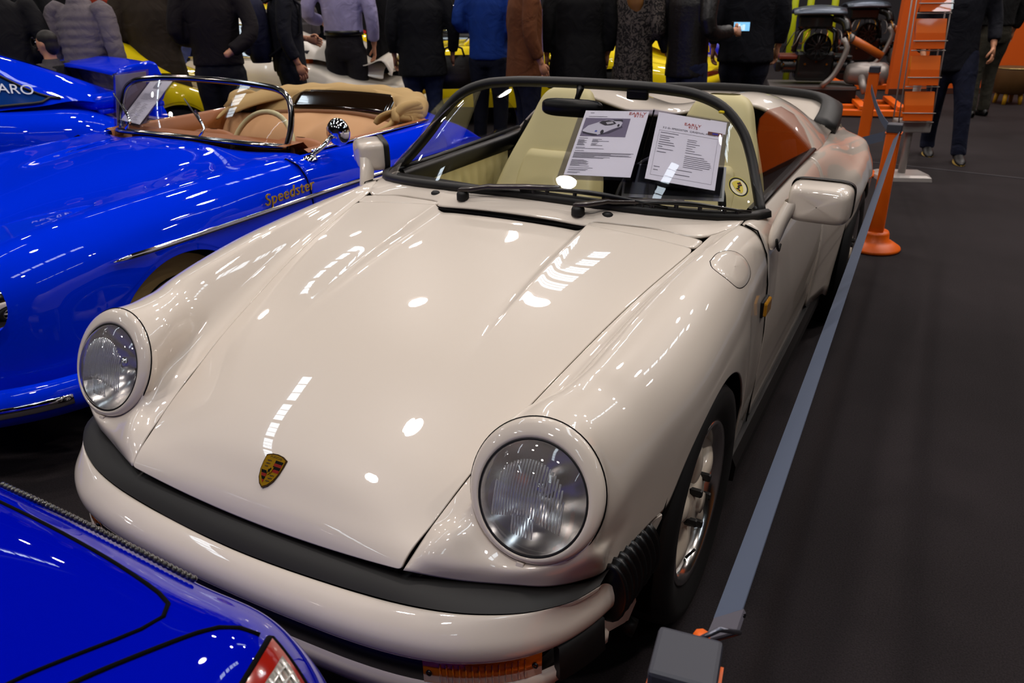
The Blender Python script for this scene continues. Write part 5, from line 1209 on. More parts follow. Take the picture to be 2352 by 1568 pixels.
def person(label, pos, rz, top, leg, h=1.75, hem=.80, hair=(40, 28, 20), arms=None, feet=None, shoe=(18, 16, 16), coat=0, skin=(196, 138, 104), shirt=None, longhair=False, fat=1.0, ribs=False, lean=0, hands=True, sole=None, hood=False, curls=(.45, .45)):
    """local: faces +y, stands on the origin; sizes for 1.75 m, scaled to h"""
    rt = empty('person', pos, R(rz), label=label, cat='person'); k = h/1.75; rt.scale = (k, k, k)
    sk = mat('skin_%d_%d_%d' % skin, skin, rough=.5)
    arms = arms or [[(.205, 0, 1.42), (.265, -.04, 1.14), (.255, .04, .90)], [(-.205, 0, 1.42), (-.265, -.04, 1.14), (-.255, .04, .90)]]
    feet = feet or [(.10, 0, 0), (-.10, 0, 0)]
    def lz(z): return lean*max(0, z-.9)
    arms = [[np.array((x*(.9+.1*fat), y+lz(1.3), z)) for x, y, z in a] for a in arms]
    # body: one continuous skin
    b = MB(); f = fat
    tor = [(.86, .150*f, .105*f), (.95, .155*f, .11*f), (1.06, .140*f, .10*f), (1.20, .150*f, .105*f), (1.33, .165*f, .105*f), (1.42, .15, .085), (1.47, .075, .06), (1.53, .058, .056), (1.58, .056, .058)]
    b.tube([(0, lz(z), z) for z, _, _ in tor], [r for _, r, _ in tor], seg=14, ry=[r for _, _, r in tor], up=(1, 0, 0))
    b.add(ell((0, .012+lz(1.65), 1.655), (.073, .092, .112), 14, 10)); b.add(ell((0, .035+lz(1.6), 1.585), (.05, .055, .045)))
    b.tube([(0, .098+lz(1.65), 1.665), (0, .116+lz(1.65), 1.635), (0, .10+lz(1.65), 1.625)], [.008, .012, .009], seg=6)
    for s in (1, -1): b.add(ell((s*.076, .0+lz(1.65), 1.65), (.010, .02, .032), 8, 6))
    for i, a in enumerate(arms): b.tube(spl(a, 9), [.052, .05, .047, .044, .042, .040, .036, .031, .027], seg=9)
    for i, (fx, fy, fz) in enumerate(feet):
        s = 1 if i == 0 else -1; kn = ((s*.095+fx)/2, fy/2+.035, .50+fz*.5)
        b.tube(spl([(s*.085, 0, .90), kn, (fx, fy-.02, .10+fz), (fx, fy+.0, .06+fz)], 9), [.088, .085, .078, .066, .056, .052, .046, .04, .036], seg=10)
    body = remesh(b.build('body', sk, rt), .016, 4)
    # face: eyes, brows, mouth; hair cap
    for s in (1, -1):
        V, F = ell((s*.030, .094+lz(1.65), 1.672), (.011, .006, .007), 8, 6); obj('eye', V, F, mat('eye_white', (230, 226, 220), rough=.3), rt)
        V, F = ell((s*.030, .0995+lz(1.65), 1.672), (.005, .003, .005), 8, 6); obj('pupil', V, F, mat('pupil', (30, 20, 14), rough=.2), rt)
        tube('eyebrow', [(s*.016, .102+lz(1.65), 1.690), (s*.032, .101+lz(1.65), 1.695), (s*.046, .090+lz(1.65), 1.690)], .004, mat('hair_%d_%d_%d' % hair, hair, rough=.6), rt, seg=5)
    tube('mouth', [(-.024, .092+lz(1.65), 1.598), (0, .100+lz(1.65), 1.600), (.024, .092+lz(1.65), 1.598)], .005, mat('lips', (160, 84, 72), rough=.5), rt, seg=6)
    hm = mat('hair_%d_%d_%d' % hair, hair, rough=.6, bump=(60, .5, .01)); hb = MB()
    hb.add(ell((0, -.012+lz(1.7), 1.70), (.083, .098, .082), 14, 8)); hb.add(ell((0, -.045+lz(1.65), 1.64), (.076, .06, .09), 12, 8))
    if longhair: hb.tube([(0, -.05, 1.66), (.03, -.08, 1.52), (.05, -.09, 1.38), (.06, -.07, 1.24)], [.075, .09, .08, .03], seg=10, ry=[.05, .045, .04, .02], up=(1, 0, 0))
    remesh(hb.build('hair', hm, rt), .012, 3)
    # trousers
    lm = cloth('leg_%d_%d_%d' % leg, leg, amp=.2, sc_=20); b = MB()
    b.tube([(0, 0, .80), (0, 0, .90), (0, 0, 1.0), (0, .0, 1.04)], [.165*f, .172*f, .160*f, .155*f], seg=14, ry=[.105*f, .12*f, .112*f, .108*f], up=(1, 0, 0))
    for i, (fx, fy, fz) in enumerate(feet):
        s = 1 if i == 0 else -1; kn = ((s*.095+fx)/2, fy/2+.03, .50+fz*.5)
        b.tube(spl([(s*.085, 0, .88), kn, (fx, fy-.02, .12+fz), (fx, fy-.01, .055+fz)], 11), [.104*f, .10*f, .095*f, .088, .080, .074, .070, .066, .064, .064, .066], seg=12)
    remesh(b.build('trousers', lm, rt), .016, 4)
    for i, (fx, fy, fz) in enumerate(feet):
        s = 1 if i == 0 else -1; P = []
        for (y, w_, t) in ((-.085, .02, .05), (-.07, .036, .085), (-.02, .038, .10), (.05, .042, .075), (.11, .045, .058), (.16, .036, .045), (.185, .012, .02)):
            P.append([(fx+w_*math.cos(a), fy+y, fz+.004+max(0, t*(.5+.5*math.sin(a)))) for a in np.linspace(0, 2*math.pi, 12, endpoint=False)])
        sh = grid('shoe', P, mat('shoe_%d_%d_%d' % shoe, shoe, rough=.5), rt, cv=True)
        if sole: prism('sole', [(fx+.046*math.cos(a), fy+.05+.135*math.sin(a)) for a in np.linspace(0, 2*math.pi, 16, endpoint=False)], fz, fz+.012, mat('sole', sole, rough=.6), sh, axis='z')
    # jacket / coat
    tm = top if isinstance(top, bpy.types.Material) else cloth('top_%d_%d_%d' % top, top); b = MB()
    H = hem; secs = [(H, .180*f+coat, .128*f+coat), (lerp(H, 1.08, .5), .172*f+coat*.6, .124*f+coat*.6), (1.08, .160*f+.01, .116*f+.01), (1.20, .170*f+.008, .120*f+.01), (1.32, .188*f, .124*f), (1.42, .180, .108), (1.475, .100, .082), (1.52, .072, .07)]
    if ribs:
        n = 44; zs = np.linspace(H, 1.52, n); Z = [q[0] for q in secs]
        secs = [(z, float(np.interp(z, Z, [q[1] for q in secs]))+.010*abs(math.sin((z-H)*math.pi/.062)), float(np.interp(z, Z, [q[2] for q in secs]))+.012*abs(math.sin((z-H)*math.pi/.062))) for z in zs]
    b.tube([(0, lz(z), z) for z, _, _ in secs], [q for _, q, _ in secs], seg=18, ry=[q for _, _, q in secs], up=(1, 0, 0))
    for a in arms:
        n = 33 if ribs else 11; r0 = np.interp(np.linspace(0, 1, n), [0, .3, .6, .9, 1], [.075, .066, .060, .052, .050])
        if ribs: r0 = r0+.006*np.abs(np.sin(np.linspace(0, 1, n)*math.pi*9))
        e = spl([a[0]-np.array((np.sign(a[0][0])*.05, 0, -.0)), *a], n); b.tube(e[:-1], r0[:-1], seg=11)
    if hood: b.add(ell((0, -.10, 1.50), (.11, .07, .07)))
    remesh(b.build('jacket', tm, rt), .011 if ribs else .015, 2 if ribs else 4)
    if shirt:
        b = MB(); b.tube([(0, .02+lz(z), z) for z in (H+.03, 1.1, 1.3, 1.45, 1.52)], [.06, .065, .07, .06, .065], seg=12, ry=[.128*f+coat, .124*f, .122*f, .10, .07], up=(1, 0, 0)); remesh(b.build('shirt', cloth('shirt_%d_%d_%d' % shirt, shirt), rt), .015, 3)
    if hands:
        for i, a in enumerate(arms):
            d = a[-1]-a[-2]; d = d/np.linalg.norm(d); hand(rt, a[-1]-d*.01, d, (np.sign(a[0][0]), .3, .2), sk, 1.0, curls[i], 1 if a[0][0] > 0 else -1)
    return rt
def along(a, z=0): return a
hang = lambda s, y=0: [(s*.205, 0, 1.42), (s*.265, -.04+y*.3, 1.14), (s*.25, .05+y, .90)]
front_ = lambda s, z=1.08: [(s*.205, 0, 1.42), (s*.26, -.06, 1.15), (s*.13, .20, z)]
back_ = lambda s: [(s*.205, 0, 1.42), (s*.29, -.10, 1.16), (s*.10, -.20, 1.0)]
D0 = 28.5   # bearing of the view: rz = bearing faces away from the camera
# left to right
person('visitor in black with a pale lilac sleeve at the left edge', face(8, 6.90), 60, (16, 15, 18), (20, 20, 24), h=1.72, arms=[front_(1, 1.02), hang(-1)])
person('visitor in a dark navy coat behind the yellow car roof', face(78, 10.12), D0, (14, 15, 20), (20, 20, 26), h=1.8)
bb = person('boy in a dark vest over a grey hoodie seen in profile', face(108, 6.5), D0+80, (62, 58, 60), (28, 28, 34), h=1.24, hair=(24, 17, 12))
b = MB(); secs = [(.92, .185, .135), (1.08, .178, .130), (1.25, .185, .132), (1.38, .185, .122), (1.46, .12, .10)]; b.tube([(0, 0, z) for z, _, _ in secs], [q for _, q, _ in secs], seg=16, ry=[q for _, _, q in secs], up=(1, 0, 0)); remesh(b.build('vest', cloth('vest', (14, 13, 15)), bb), .015, 3)
person('visitor in a quilted grey jacket with his back turned', face(188, 6.75), D0-8, cloth('quilt', (104, 96, 100), amp=.08), (26, 26, 32), h=1.66, ribs=True, fat=.98, hem=.74, lean=.12, arms=[hang(1), hang(-1)])
person('visitor in a rust red jacket turned away', face(248, 7.93), D0-15, (126, 36, 14), (26, 28, 40), h=1.74, arms=[[(.205, 0, 1.42), (.30, -.05, 1.16), (.20, .10, .98)], hang(-1)], hem=.86)
person('visitor in a long dark brown tweed coat', face(355, 7.47), D0+10, (44, 36, 28), (20, 20, 26), h=1.78, hem=.66, coat=.045, fat=1.12, arms=[front_(1, 1.1), front_(-1, 1.1)])
person('visitor in a blue shirt half hidden by the tweed coat', face(402, 8.74), D0, (70, 82, 150), (24, 26, 40), h=1.76, arms=[back_(1), hang(-1)])
person('visitor in a plum black jacket and dark jeans', face(496, 6.90), D0+5, (18, 12, 15), (17, 18, 24), h=1.80, hem=.92, fat=1.08, arms=[back_(1), front_(-1)], hands=False)
pk = person('visitor in a navy jacket wearing a navy backpack', face(660, 7.36), D0-70, (16, 17, 26), (14, 16, 26), h=1.76, hem=.84, fat=1.1, arms=[hang(1), front_(-1)])
def pack(parent, c, sz, m, strapm, pocket=True):
    bp = empty('backpack'); bp.parent = parent
    P = []
    for t, kx in ((-.5, .75), (-.42, .95), (-.2, 1), (.1, 1), (.32, .92), (.45, .7), (.5, .4)): P.append([(c[0]+sz[0]/2*kx*np.sign(math.cos(a))*abs(math.cos(a))**.6, c[1]+sz[1]/2*kx*np.sign(math.sin(a))*abs(math.sin(a))**.6, c[2]+t*sz[2]) for a in np.linspace(0, 2*math.pi, 20, endpoint=False)])
    V = np.array(P).reshape(-1, 3); obj('pack_body', V, gridF(7, 20, False, True)+[tuple(range(20))[::-1], tuple(range(120, 140))], m, bp, sub=1)
    if pocket: box('pack_pocket', (c[0], c[1]-sz[1]*.5, c[2]-sz[2]*.15), (sz[0]*.7, .05, sz[2]*.45), m, bp, bevel=.02)
    for s in (1, -1): tube('shoulder_strap', [(c[0]+s*.09, c[1]+sz[1]*.4, c[2]+sz[2]*.42), (c[0]+s*.13, 0.0, 1.47), (c[0]+s*.13, .125, 1.36), (c[0]+s*.16, .11, 1.15), (c[0]+s*.15, c[1]+sz[1]*.3, c[2]-sz[2]*.4)], .012, strapm, bp, seg=6, ry=.02)
    tube('zip_line', [(c[0]-sz[0]*.3, c[1]-sz[1]*.52, c[2]+.1*sz[2]), (c[0]-sz[0]*.32, c[1]-sz[1]*.52, c[2]+.3*sz[2])], .005, M_alu, bp, seg=5)
pack(pk, (0, -.23, 1.17), (.32, .20, .50), cloth('navy_pack', (20, 22, 44)), cloth('navy_strap', (14, 14, 22)))
ls = person('visitor in a lilac shirt and dark grey trousers with his back turned', face(792, 8.05), D0-4, (152, 146, 184), (28, 26, 30), h=1.90, hem=1.02, fat=1.0, arms=[hang(1, -.02), [(-.205, 0, 1.42), (-.29, -.05, 1.18), (-.22, .16, 1.10)]])
lathe('belt', [(.165, 1.0), (.172, 1.0), (.172, 1.04), (.165, 1.04)], M_satin, ls, 24, 'z'); [o for o in ls.children if o.name.startswith('belt')][0].scale = (1, .74, 1)
bk2 = person('visitor in a charcoal jacket carrying a grey backpack', face(712, 8.74), D0-10, (20, 19, 22), (20, 20, 24), h=1.74)
pack(bk2, (0.06, -.22, 1.16), (.30, .18, .46), cloth('grey_pack', (78, 74, 76)), cloth('black_strap', (10, 10, 10)))
person('visitor in black behind the lilac shirt', face(884, 8.39), D0+20, (9, 9, 12), (12, 12, 16), h=1.84, hem=.80)
bw_ = person('visitor in a long black jacket and blue jeans carrying a bag', face(968, 7.70), D0+6, (9, 10, 15), (30, 38, 66), h=1.74, hem=.74, fat=1.2, coat=.02, arms=[[(.205, 0, 1.42), (.29, -.02, 1.15), (.28, .10, .90)], hang(-1)])
person('visitor in a royal blue sweater and navy trousers', face(1122, 7.59), D0-20, (14, 50, 122), (12, 16, 32), h=1.78, hem=.86, fat=1.05, arms=[front_(1), front_(-1, 1.15)])
person('visitor in a brown suede jacket over a lilac shirt', face(1205, 6.90), D0-75, (96, 54, 26), (16, 20, 40), h=1.76, hem=.74, fat=1.1, coat=.02, shirt=(140, 120, 160), arms=[hang(1, .02), hang(-1, .06)])
person('visitor in a wide black coat seen from behind', face(1328, 7.13), D0+4, (7, 7, 9), (12, 14, 22), h=1.80, hem=.66, fat=1.2, coat=.05, arms=[hang(1), hang(-1)])
def patterned():
    m = cloth('pattern_coat', (60, 54, 50)); nt = m.node_tree; b = nt.nodes['Principled BSDF']
    tc = nt.nodes.new('ShaderNodeTexCoord'); v = nt.nodes.new('ShaderNodeTexVoronoi'); v.inputs['Scale'].default_value = 34; v.feature = 'SMOOTH_F1'; n = nt.nodes.new('ShaderNodeTexNoise'); n.inputs['Scale'].default_value = 22; n.inputs['Distortion'].default_value = 2.5
    nt.links.new(tc.outputs['Object'], n.inputs['Vector']); nt.links.new(tc.outputs['Object'], v.inputs['Vector']); r = nt.nodes.new('ShaderNodeValToRGB'); r.color_ramp.elements[0].position = .47; r.color_ramp.elements[1].position = .55
    r.color_ramp.elements[0].color = S((26, 23, 22)); r.color_ramp.elements[1].color = S((86, 78, 72)); nt.links.new(n.outputs['Fac'], r.inputs['Fac']); nt.links.new(r.outputs['Color'], b.inputs['Base Color']); return m
pw = person('visitor in a patterned grey coat with long fair hair', face(1456, 7.13), D0-40, patterned(), (20, 18, 20), h=1.70, hem=.56, coat=.03, hair=(120, 78, 30), longhair=True, arms=[[(.205, 0, 1.42), (.25, -.02, 1.16), (.10, .22, 1.16)], front_(-1)])
hb_ = empty('shoulder_bag', (0, 0, 0)); hb_.parent = pw
tube('strap', [(.17, -.08, 1.48), (.2, .02, 1.35), (.12, .17, 1.1), (-.10, .19, .86)], .009, M_satin, hb_, seg=6); box('bag_body', (-.16, .17, .74), (.30, .10, .24), M_satin, hb_, bevel=.03)
ph = person('visitor in a black leather jacket holding up a phone', face(1580, 6.90), D0-58, mat('leather', (18, 16, 16), rough=.42, bump=(40, .35, .01)), (22, 28, 56), h=1.78, hem=.78, fat=1.1, shirt=(120, 106, 98), arms=[hang(1), hang(-1)] and [[(.205, 0, 1.42), (.27, -.05, 1.14), (.20, .30, 1.12)], hang(-1)], curls=(.75, .4))
person('tall visitor in a navy blue coat beside the phone holder', face(1715, 7.59), D0-4, (9, 11, 20), (16, 20, 36), h=1.86, hem=.80, fat=1.25, coat=.01)
wm = person('man in a navy jacket and jeans walking along the aisle', (0, 0, 0), 190, (17, 19, 28), (19, 24, 44), h=1.78, hem=.76, fat=1.1, shoe=(22, 20, 20), sole=(170, 140, 60), feet=[(.10, -.17, 0), (-.10, .19, 0)], arms=[hang(1, .10), [(-.205, 0, 1.42), (-.28, -.02, 1.15), (-.27, .10, .93)]])
st_ = person('man in a black jacket and olive trousers by the orange wall', (0, 0, 0), 40, (12, 12, 14), (44, 42, 34), h=1.80, hem=.98, fat=1.1, shoe=(14, 13, 13), feet=[(.12, .06, 0), (-.11, 0, 0)])
def floor_at(px, py, z=0):
    v = cf_+cr_*((px-1176)/FPX)-cu_*((py-784)/FPX); t = (z-CAM[2])/v.z; return (CAM[0]+v.x*t, CAM[1]+v.y*t, 0)
fh_ = Vector((-math.sin(YAW), math.cos(YAW), 0)); wm.rotation_mode = 'QUATERNION'; wm.rotation_quaternion = (Matrix.Rotation(R(-5.5), 3, fh_) @ Matrix.Rotation(R(190), 3, 'Z')).to_quaternion(); wm.location = floor_at(2162, 362); st_.location = floor_at(2240, 268)
# things carried
pb = empty('phone'); pl = ph.matrix_basis @ Vector((.185, .335, 1.145)); 
bpy.context.view_layer.update(); pl = ph.matrix_world @ Vector((.175, .395, 1.15)); pb.location = pl
tag(pb, 'smartphone with a lit bluish screen held by the leather jacket visitor', 'phone'); pb.rotation_euler = (R(10), 0, R(D0-18))
box('phone_body', (0, 0, 0), (.15, .009, .075), M_satin, pb, bevel=.004)
box('phone_screen', (.006, -.0052, 0), (.125, .001, .068), mat('phone_screen', (120, 190, 235), rough=.2, emit=(130, 200, 245), es=.9), pb, bevel=.0)
for dx, w_, hh in ((-.015, .018, .05), (.022, .02, .045), (.004, .01, .03)): box('screen_figure', (dx, -.0060, -.006), (w_, .0006, hh), mat('screen_fig', (205, 232, 255), rough=.3, emit=(190, 225, 255), es=1.0), pb, bevel=0)
bpy.context.view_layer.update()
bag = empty('handbag', tuple(bw_.matrix_world @ Vector((.30, .16, .60))), R(D0+6), label='large dark brown leather bag held by the black jacket visitor', cat='bag')
P = []
for z, w_, d_ in ((0, .17, .05), (.015, .20, .07), (.10, .215, .075), (.20, .20, .06), (.28, .175, .035), (.30, .17, .025)): P.append([(w_*np.sign(math.cos(a))*abs(math.cos(a))**.6, d_*math.sin(a), z) for a in np.linspace(0, 2*math.pi, 24, endpoint=False)])
V = np.array(P).reshape(-1, 3); obj('bag_body', V, gridF(6, 24, False, True)+[tuple(range(24))[::-1]], mat('brown_leather', (26, 18, 14), rough=.4, bump=(30, .3, .01)), bag)
for s in (1, -1): tube('bag_handle', [(-.10, s*.03, .29), (-.08, s*.02, .36), (0, 0, .39), (.08, s*.02, .36), (.10, s*.03, .29)], .009, MATS['brown_leather'], bag, seg=6)
# ------------------------------------------------------------------ barrier posts, belts, leaflet stand, engines, orange wall
M_belt = mat('grey_belt', (74, 84, 104), rough=.7, bump=(800, .15, .001)); M_cap = mat('grey_cap', (52, 54, 64), rough=.5)
def post(label, pos, h=.78, rz=0):
    r_ = empty('barrier_post', pos, R(rz), label=label, cat='post', group='orange barrier posts')
    V, F = latheVF([(.001, 0), (.155, 0), (.16, .012), (.155, .022), (.11, .05), (.085, .062), (.082, .10), (.075, .115), (.001, .118)], 32); obj('post_base', V, F, M_orange, r_)
    P = [[(sx*w_, sy*w_, z) for sx, sy in ((-1, -1), (1, -1), (1, 1), (-1, 1))] for z, w_ in ((.10, .046), (h*.5, .042), (h-.05, .039))]
    obj('post_shaft', np.array(P).reshape(-1, 3), gridF(3, 4, False, True)+[(8, 9, 10, 11)], M_orange, r_, smooth=False, bevel=.006)
    box('post_cap', (0, 0, h-.025), (.082, .082, .05), M_cap, r_, bevel=.006)
    for s in (): tube('belt_hook', [(s*.044, .01, h-.09), (s*.07, .01, h-.09), (s*.075, .01, h-.06), (s*.066, .01, h-.04)], .008, M_orange, r_, seg=8)
    tube('belt_tongue', spl([(.012, .050, h-.07), (.012, .062, h-.045), (.012, .060, h-.02)], 6), .011, M_orange, r_, seg=8)
    return r_
H_ = .75
p1 = floor_at(1577, 1505, H_); p2 = floor_at(2003, 570); p3 = floor_at(1968, 400)
post('orange barrier post with a grey cap nearest the camera', p1, H_, 8); post('orange barrier post beside the white car tail', p2, H_, 0); post('orange barrier post farther back beside the engine pallets', p3, H_+.12, 0)
post('orange barrier post behind the black jacket and jeans', face(702, 8.2), .95); post('orange barrier post seen through the roadster windscreen', face(458, 7.6), .86)
def beltobj(label, a, b, w_=.05, sag=.03, twist=0, lean=(0, 0)):
    a, b = np.array(a, float), np.array(b, float); P = []
    for t in np.linspace(0, 1, 24):
        p = lerp(a, b, t)-np.array((0, 0, sag*4*t*(1-t))); th = lerp(lean[0], lean[1], t); d = b-a; d[2] = 0; d /= np.linalg.norm(d); n = np.array((d[1], -d[0], 0)); u = np.array((0, 0, 1))*math.cos(th)+n*math.sin(th)
        P.append([p-u*w_/2, p+u*w_/2])
    r_ = empty('barrier_belt', label=label, cat='belt', group='grey barrier belts'); grid('belt_webbing', P, M_belt, r_, smooth=False, solid=.0018); return r_
bt1 = beltobj('long grey barrier belt along the side of the white car', (p1[0]+.012, p1[1]+.20, H_-.10), (p2[0]+.02, p2[1]-.05, H_-.06), .052, .015, lean=(.85, .5))
# sewn belt end with metal loop at the near post
q0 = np.array((p1[0]+.014, p1[1]+.20, H_-.10)); q1 = np.array((p1[0]+.018, p1[1]+.125, H_-.075))
u_ = np.array((math.sin(.85), 0, math.cos(.85)))*.027
grid('belt_end', [[q0-u_, q0+u_], [lerp(q0, q1, .5)-u_, lerp(q0, q1, .5)+u_], [q1-u_, q1+u_]], mat('belt_fold', (84, 82, 92), rough=.6), bt1, solid=.006, off=0, smooth=False)
for t in (.18, .26): tube('stitching', [lerp(q0, q1, t)-u_*.95+np.array((.004, 0, .002)), lerp(q0, q1, t)+u_*.95+np.array((.004, 0, .002))], .0016, M_void, bt1, seg=5)
c = q1; hk = np.array((p1[0]+.012, p1[1]+.056, H_-.025))
tube('metal_loop', [c-u_*1.15, c+u_*1.15, hk+np.array((.014, .0, .03)), hk+np.array((-.012, 0, .0)), c-u_*1.15+np.array((-.012, -.006, 0))], .0035, mat('steel', (110, 112, 124), rough=.3, metal=.9), bt1, seg=7)
beltobj('grey barrier belt running back towards the engine pallets', (p2[0], p2[1]+.05, H_-.06), (p3[0], p3[1]-.05, H_-.04), .05, .05)
lb = floor_at(1830, 300, .35); beltobj('loose grey belt hanging behind the white car tail', (p2[0]-.05, p2[1]+.03, H_-.08), (p2[0]-1.1, p2[1]+.45, H_-.30), .055, .06)
# ---- leaflet stand
sb = floor_at(2068, 408); ls_ = empty('leaflet_stand', sb, R(20), label='grey wire leaflet stand full of orange brochures', cat='stand'); M_gm = mat('grey_metal', (158, 152, 148), rough=.4, metal=.2)
P = [[(x*k, y*k, z) for x, y in ((-.20, -.15), (.20, -.15), (.22, .0), (.20, .15), (-.20, .15), (-.22, 0))] for z, k in ((0, 1), (.03, .97), (.045, .8))]; obj('foot_plate', np.array(P).reshape(-1, 3), gridF(3, 6, False, True)+[tuple(range(12, 18))], M_gm, ls_, smooth=False)
tube('stem', [(0, 0, .03), (0, .01, .45), (0, .03, .9)], .028, M_gm, ls_, seg=12, ry=.04)
for s in (1, -1):
    tube('side_wire', [(s*.125, .05, .40), (s*.128, .10, 1.0), (s*.13, .16, 1.75)], .006, M_gm, ls_, seg=6); tube('side_wire', [(s*.125, -.09, .45), (s*.128, -.02, 1.0), (s*.13, .06, 1.75)], .005, M_gm, ls_, seg=6)
M_br = mat('orange_brochure', (228, 104, 6), rough=.4, coat=.3); M_brt = mat('brochure_print', (232, 160, 96), rough=.5)
V, F = boxVF((0, -.02, .43), (.27, .12, .10)); obj('bottom_tray', V, F, M_gm, ls_, smooth=False, bevel=.01)
for k in range(5):
    z = .47+k*.265; y = -.08+k*.030
    rm = Matrix.Rotation(R(-17), 3, 'X')
    tube('shelf_wire', [(-.125, y-.045, z), (.125, y-.045, z)], .004, M_gm, ls_, seg=6); tube('shelf_wire', [(-.125, y-.05, z+.07), (.125, y-.05, z+.07)], .004, M_gm, ls_, seg=6)
    bt_ = empty('brochure_pile', tuple(ls_.matrix_basis @ Vector((0, y, z))) if False else (0, 0, 0)); bpy.data.objects.remove(bt_)
    for j in range(2): V, F = boxVF((0, y-.02+j*.018, z+.118), (.215, .012, .222), rm); bo = obj('brochure', V, F, M_br, ls_, smooth=False)
    V, F = boxVF((.03, y-.030, z+.06), (.10, .002, .022), rm); obj('brochure_print', V, F, M_brt, bo, smooth=False); V, F = boxVF((.04, y-.024, z+.095), (.06, .002, .016), rm); obj('brochure_print', V, F, M_brt, bo, smooth=False)
    V, F = boxVF((0, y-.046, z+.07), (.245, .002, .12), rm); obj('clear_pocket', V, F, glassmat('pocket', (1, .95, .9, 1), clear=.96, refl=.6), ls_, smooth=False)
# ---- orange partition and a small padded stool
ow = floor_at(2300, 214); d_ = Vector((cr_.x, cr_.y, 0)).normalized()
ang = math.atan2(d_.y, d_.x)
wo = box('wall_orange', (0, 0, 1.4), (5.6, .1, 2.8), mat('orange_wall', (206, 84, 4), rough=.6), None, kind='structure', bevel=.004); wo.location = (ow[0]+d_.x*1.15, ow[1]+d_.y*1.15+.05, 0); wo.rotation_euler = (0, 0, ang)
tb = box('baseboard_orange', (0, -.055, .04), (5.6, .02, .08), mat('dark_skirting', (60, 24, 6), rough=.7), None, kind='structure'); tb.location = wo.location; tb.rotation_euler = wo.rotation_euler
sp_ = floor_at(2312, 238); sl = empty('stool', sp_, ang, label='small olive tub stool on yellow legs by the orange wall', cat='stool')
P = []
for z, r in ((.13, .15), (.15, .19), (.30, .215), (.42, .235), (.455, .225), (.46, .15), (.455, .01)): P.append([(r*math.cos(a), r*math.sin(a), z) for a in np.linspace(0, 2*math.pi, 24, endpoint=False)])
obj('tub_seat', np.array(P).reshape(-1, 3), gridF(7, 24, False, True), mat('olive_fabric', (84, 54, 14), rough=.7), sl)
lathe('seat_piping', [(.228, .44), (.24, .448), (.228, .456)], mat('brass_trim', (150, 130, 80), rough=.3, metal=.6), sl, 24)
for k in range(4): a = R(45+90*k); tube('leg', [(.13*math.cos(a), .13*math.sin(a), .15), (.15*math.cos(a), .15*math.sin(a), 0)], [.03, .022], mat('mustard_leg', (190, 140, 20), rough=.5), sl, seg=10)
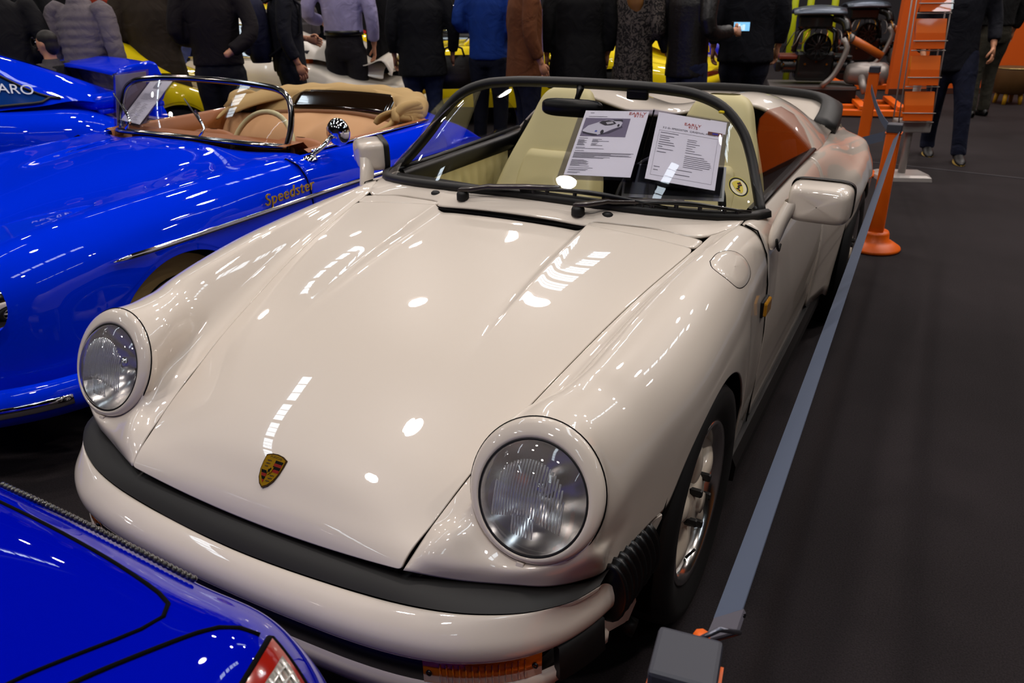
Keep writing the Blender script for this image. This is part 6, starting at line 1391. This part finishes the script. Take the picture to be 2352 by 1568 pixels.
# ---- engines on orange pallets
M_eng = mat('engine_black', (12, 12, 13), rough=.35, coat=.3); M_tin = mat('dull_tin', (128, 122, 118), rough=.4, metal=.5); M_rub2 = mat('fan_rust', (96, 34, 12), rough=.5); M_cop = mat('orange_pipe', (178, 88, 26), rough=.4)
def engine(label, pos, rz, z0=.28, flip=1):
    e = empty('display_engine', pos, R(rz), label=label, cat='engine')
    box('steel_tray', (0, 0, z0-.03), (1.05, .70, .05), mat('tray_grey', (96, 90, 88), rough=.5, metal=.4), e); box('tray_skirt', (0, -.34, z0-.12), (1.05, .03, .16), M_satin, e)
    for sx in (-.42, .42):
        for sy in (-.26, .26): tube('tray_leg', [(sx, sy, .0), (sx, sy, z0-.05)], .03, M_satin, e, seg=8)
    box('crankcase', (0, 0, z0+.22), (.46, .40, .36), M_eng, e, bevel=.04)
    for s in (1, -1):
        for k in range(3):
            V, F = latheVF([(.075, 0)]+[(.095 if j % 2 else .075, .012*j) for j in range(1, 15)]+[(.07, .19)], 16, 'x'); obj('cylinder', [(s*(.22+x), -.13+.13*k+y, z0+.22+z) for x, y, z in V], F, M_eng, e)
        box('cam_cover', (s*.44, 0, z0+.22), (.07, .42, .14), M_eng, e, bevel=.02)
        box('heat_shroud', (s*.33, -.02, z0+.33), (.22, .40, .05), M_rub2 if s < 0 else M_eng, e, bevel=.015)
        tube('intake_runner', [(s*.10, .02, z0+.70), (s*.22, .02, z0+.62), (s*.26, .02, z0+.38)], .035, M_eng, e, seg=10)
    V, F = latheVF([(.16, -.03), (.165, 0), (.165, .07), (.14, .08), (.03, .085), (.001, .085)], 24, 'y'); obj('fan_ring', [(x, -.26+y, z0+.46+z) for x, y, z in V], F, M_eng, e)
    for k in range(11): a = 2*math.pi*k/11; V, F = boxVF((.085*math.cos(a), -.275, z0+.46+.085*math.sin(a)), (.012, .04, .10), Matrix.Rotation(-a+R(90), 3, 'Y')); obj('fan_blade', V, F, M_eng, e, smooth=False)
    box('intake_box', (-.05, .05, z0+.74), (.42, .34, .16), M_eng, e, bevel=.03)
    P = [[(x, y, z0+.82+.09*math.cos(x*3.2)*(1-((y-.05)/.24)**2)) for x in np.linspace(-.32, .30, 7)] for y in np.linspace(-.18, .28, 5)]; grid('intake_lid', P, mat('silver_lid', (84, 92, 104), rough=.35, metal=.6), e, solid=.03)
    tube('air_hose', spl([(.16, -.05, z0+.80), (.30, -.10, z0+.74), (.34, -.14, z0+.62)], 8), .055, M_eng, e, seg=12); lathe('oil_cap', [(.04, 0), (.04, .04), (.03, .05), (.001, .05)], mat('cap_orange', (206, 130, 20), rough=.4), e, 14, 'z', (.36, -.05, z0+.60))
    tube('coolant_pipe', spl([(.28, -.30, z0+.56), (.34, -.33, z0+.46), (.30, -.34, z0+.30), (.22, -.35, z0+.12), (.10, -.36, z0+.0)], 12), .034, M_tin, e, seg=12)
    for k in range(9): a = .7*k; tube('wiring', spl([(-.4+.09*k, -.2+.03*math.sin(a), z0+.40+.05*(k % 3)), (-.36+.09*k, -.26, z0+.50), (-.30+.08*k, -.22, z0+.62), (-.2+.06*k, -.05, z0+.66)], 8), .007, (M_satin, M_tin, mat('brass_fitting', (170, 120, 40), rough=.3, metal=.8))[k % 3], e, seg=5)
    for k in range(6): V, F = latheVF([(.014, 0), (.014, .02), (.001, .022)], 8, 'y'); obj('bolt', [(-.38+.13*k+x, -.24+y, z0+.25+.03*(k % 2)+z) for x, y, z in V], F, MATS['brass_fitting'], e)
    # silencer drum with outlet
    P = []
    for x, r in ((-.25, .02), (-.24, .10), (-.2, .135), (-.1, .15), (0, .155), (.02, .148), (.04, .155), (.1, .155), (.12, .148), (.14, .155), (.2, .15), (.25, .12), (.27, .02)): P.append([(.62+x, -.20+r*math.cos(a), z0+.14+r*.92*math.sin(a)) for a in np.linspace(0, 2*math.pi, 20, endpoint=False)])
    obj('silencer', np.array(P).reshape(-1, 3), gridF(13, 20, False, True), M_tin, e); tube('silencer_outlet', [(.56, -.32, z0+.12), (.58, -.40, z0+.02), (.62, -.44, z0-.06)], .045, M_tin, e, seg=12)
    tube('exhaust_tube', [(.40, .0, z0+.55), (.60, .05, z0+.45), (.82, .08, z0+.33)], .05, M_cop, e, seg=14); tube('exhaust_collar', [(.39, -.005, z0+.555), (.43, .008, z0+.535)], .056, M_tin, e, seg=14)
    return e
def pallet(label, pos, rz):
    r_ = empty('pallet', pos, R(rz), label=label, cat='pallet', group='orange steel pallets')
    for y in (-.45, 0, .45): box('runner', (0, y, .05), (1.5, .10, .07), M_orange, r_, bevel=.008)
    for x in (-.62, -.2, .2, .62): box('cross_bar', (x, 0, .11), (.10, 1.0, .05), M_orange, r_, bevel=.008)
    return r_
e1 = floor_at(1862, 250); engine('black flat engine with silver lid on a tray nearest the white car', (e1[0]-.1, e1[1]+.35, 0), 14); pallet('orange steel pallet under the nearest black engine', (e1[0]+.35, e1[1]-.05, 0), 14)
e2 = floor_at(1985, 200); engine('black flat engine with orange pipes farther back by the leaflet stand', (e2[0]-.2, e2[1]+.6, 0), 20); pallet('orange steel pallet farther back by the leaflet stand', (e2[0]+.1, e2[1]+.1, 0), 20)
for k in range(3): pass
# small table panel and yellow posts far behind
for k, px in enumerate((1815, 1850, 1905)):
    pz = face(px, 13.5); tube('marker_pole', [(pz[0], pz[1], 0), (pz[0], pz[1], 1.9)], .05, mat('lime_pole', (178, 190, 10), rough=.5), None, seg=10, label=('lime yellow pole left of the silver engine lid', 'lime yellow pole above the silver engine lid', 'lime yellow pole right of the silver engine lid')[k], cat='pole')
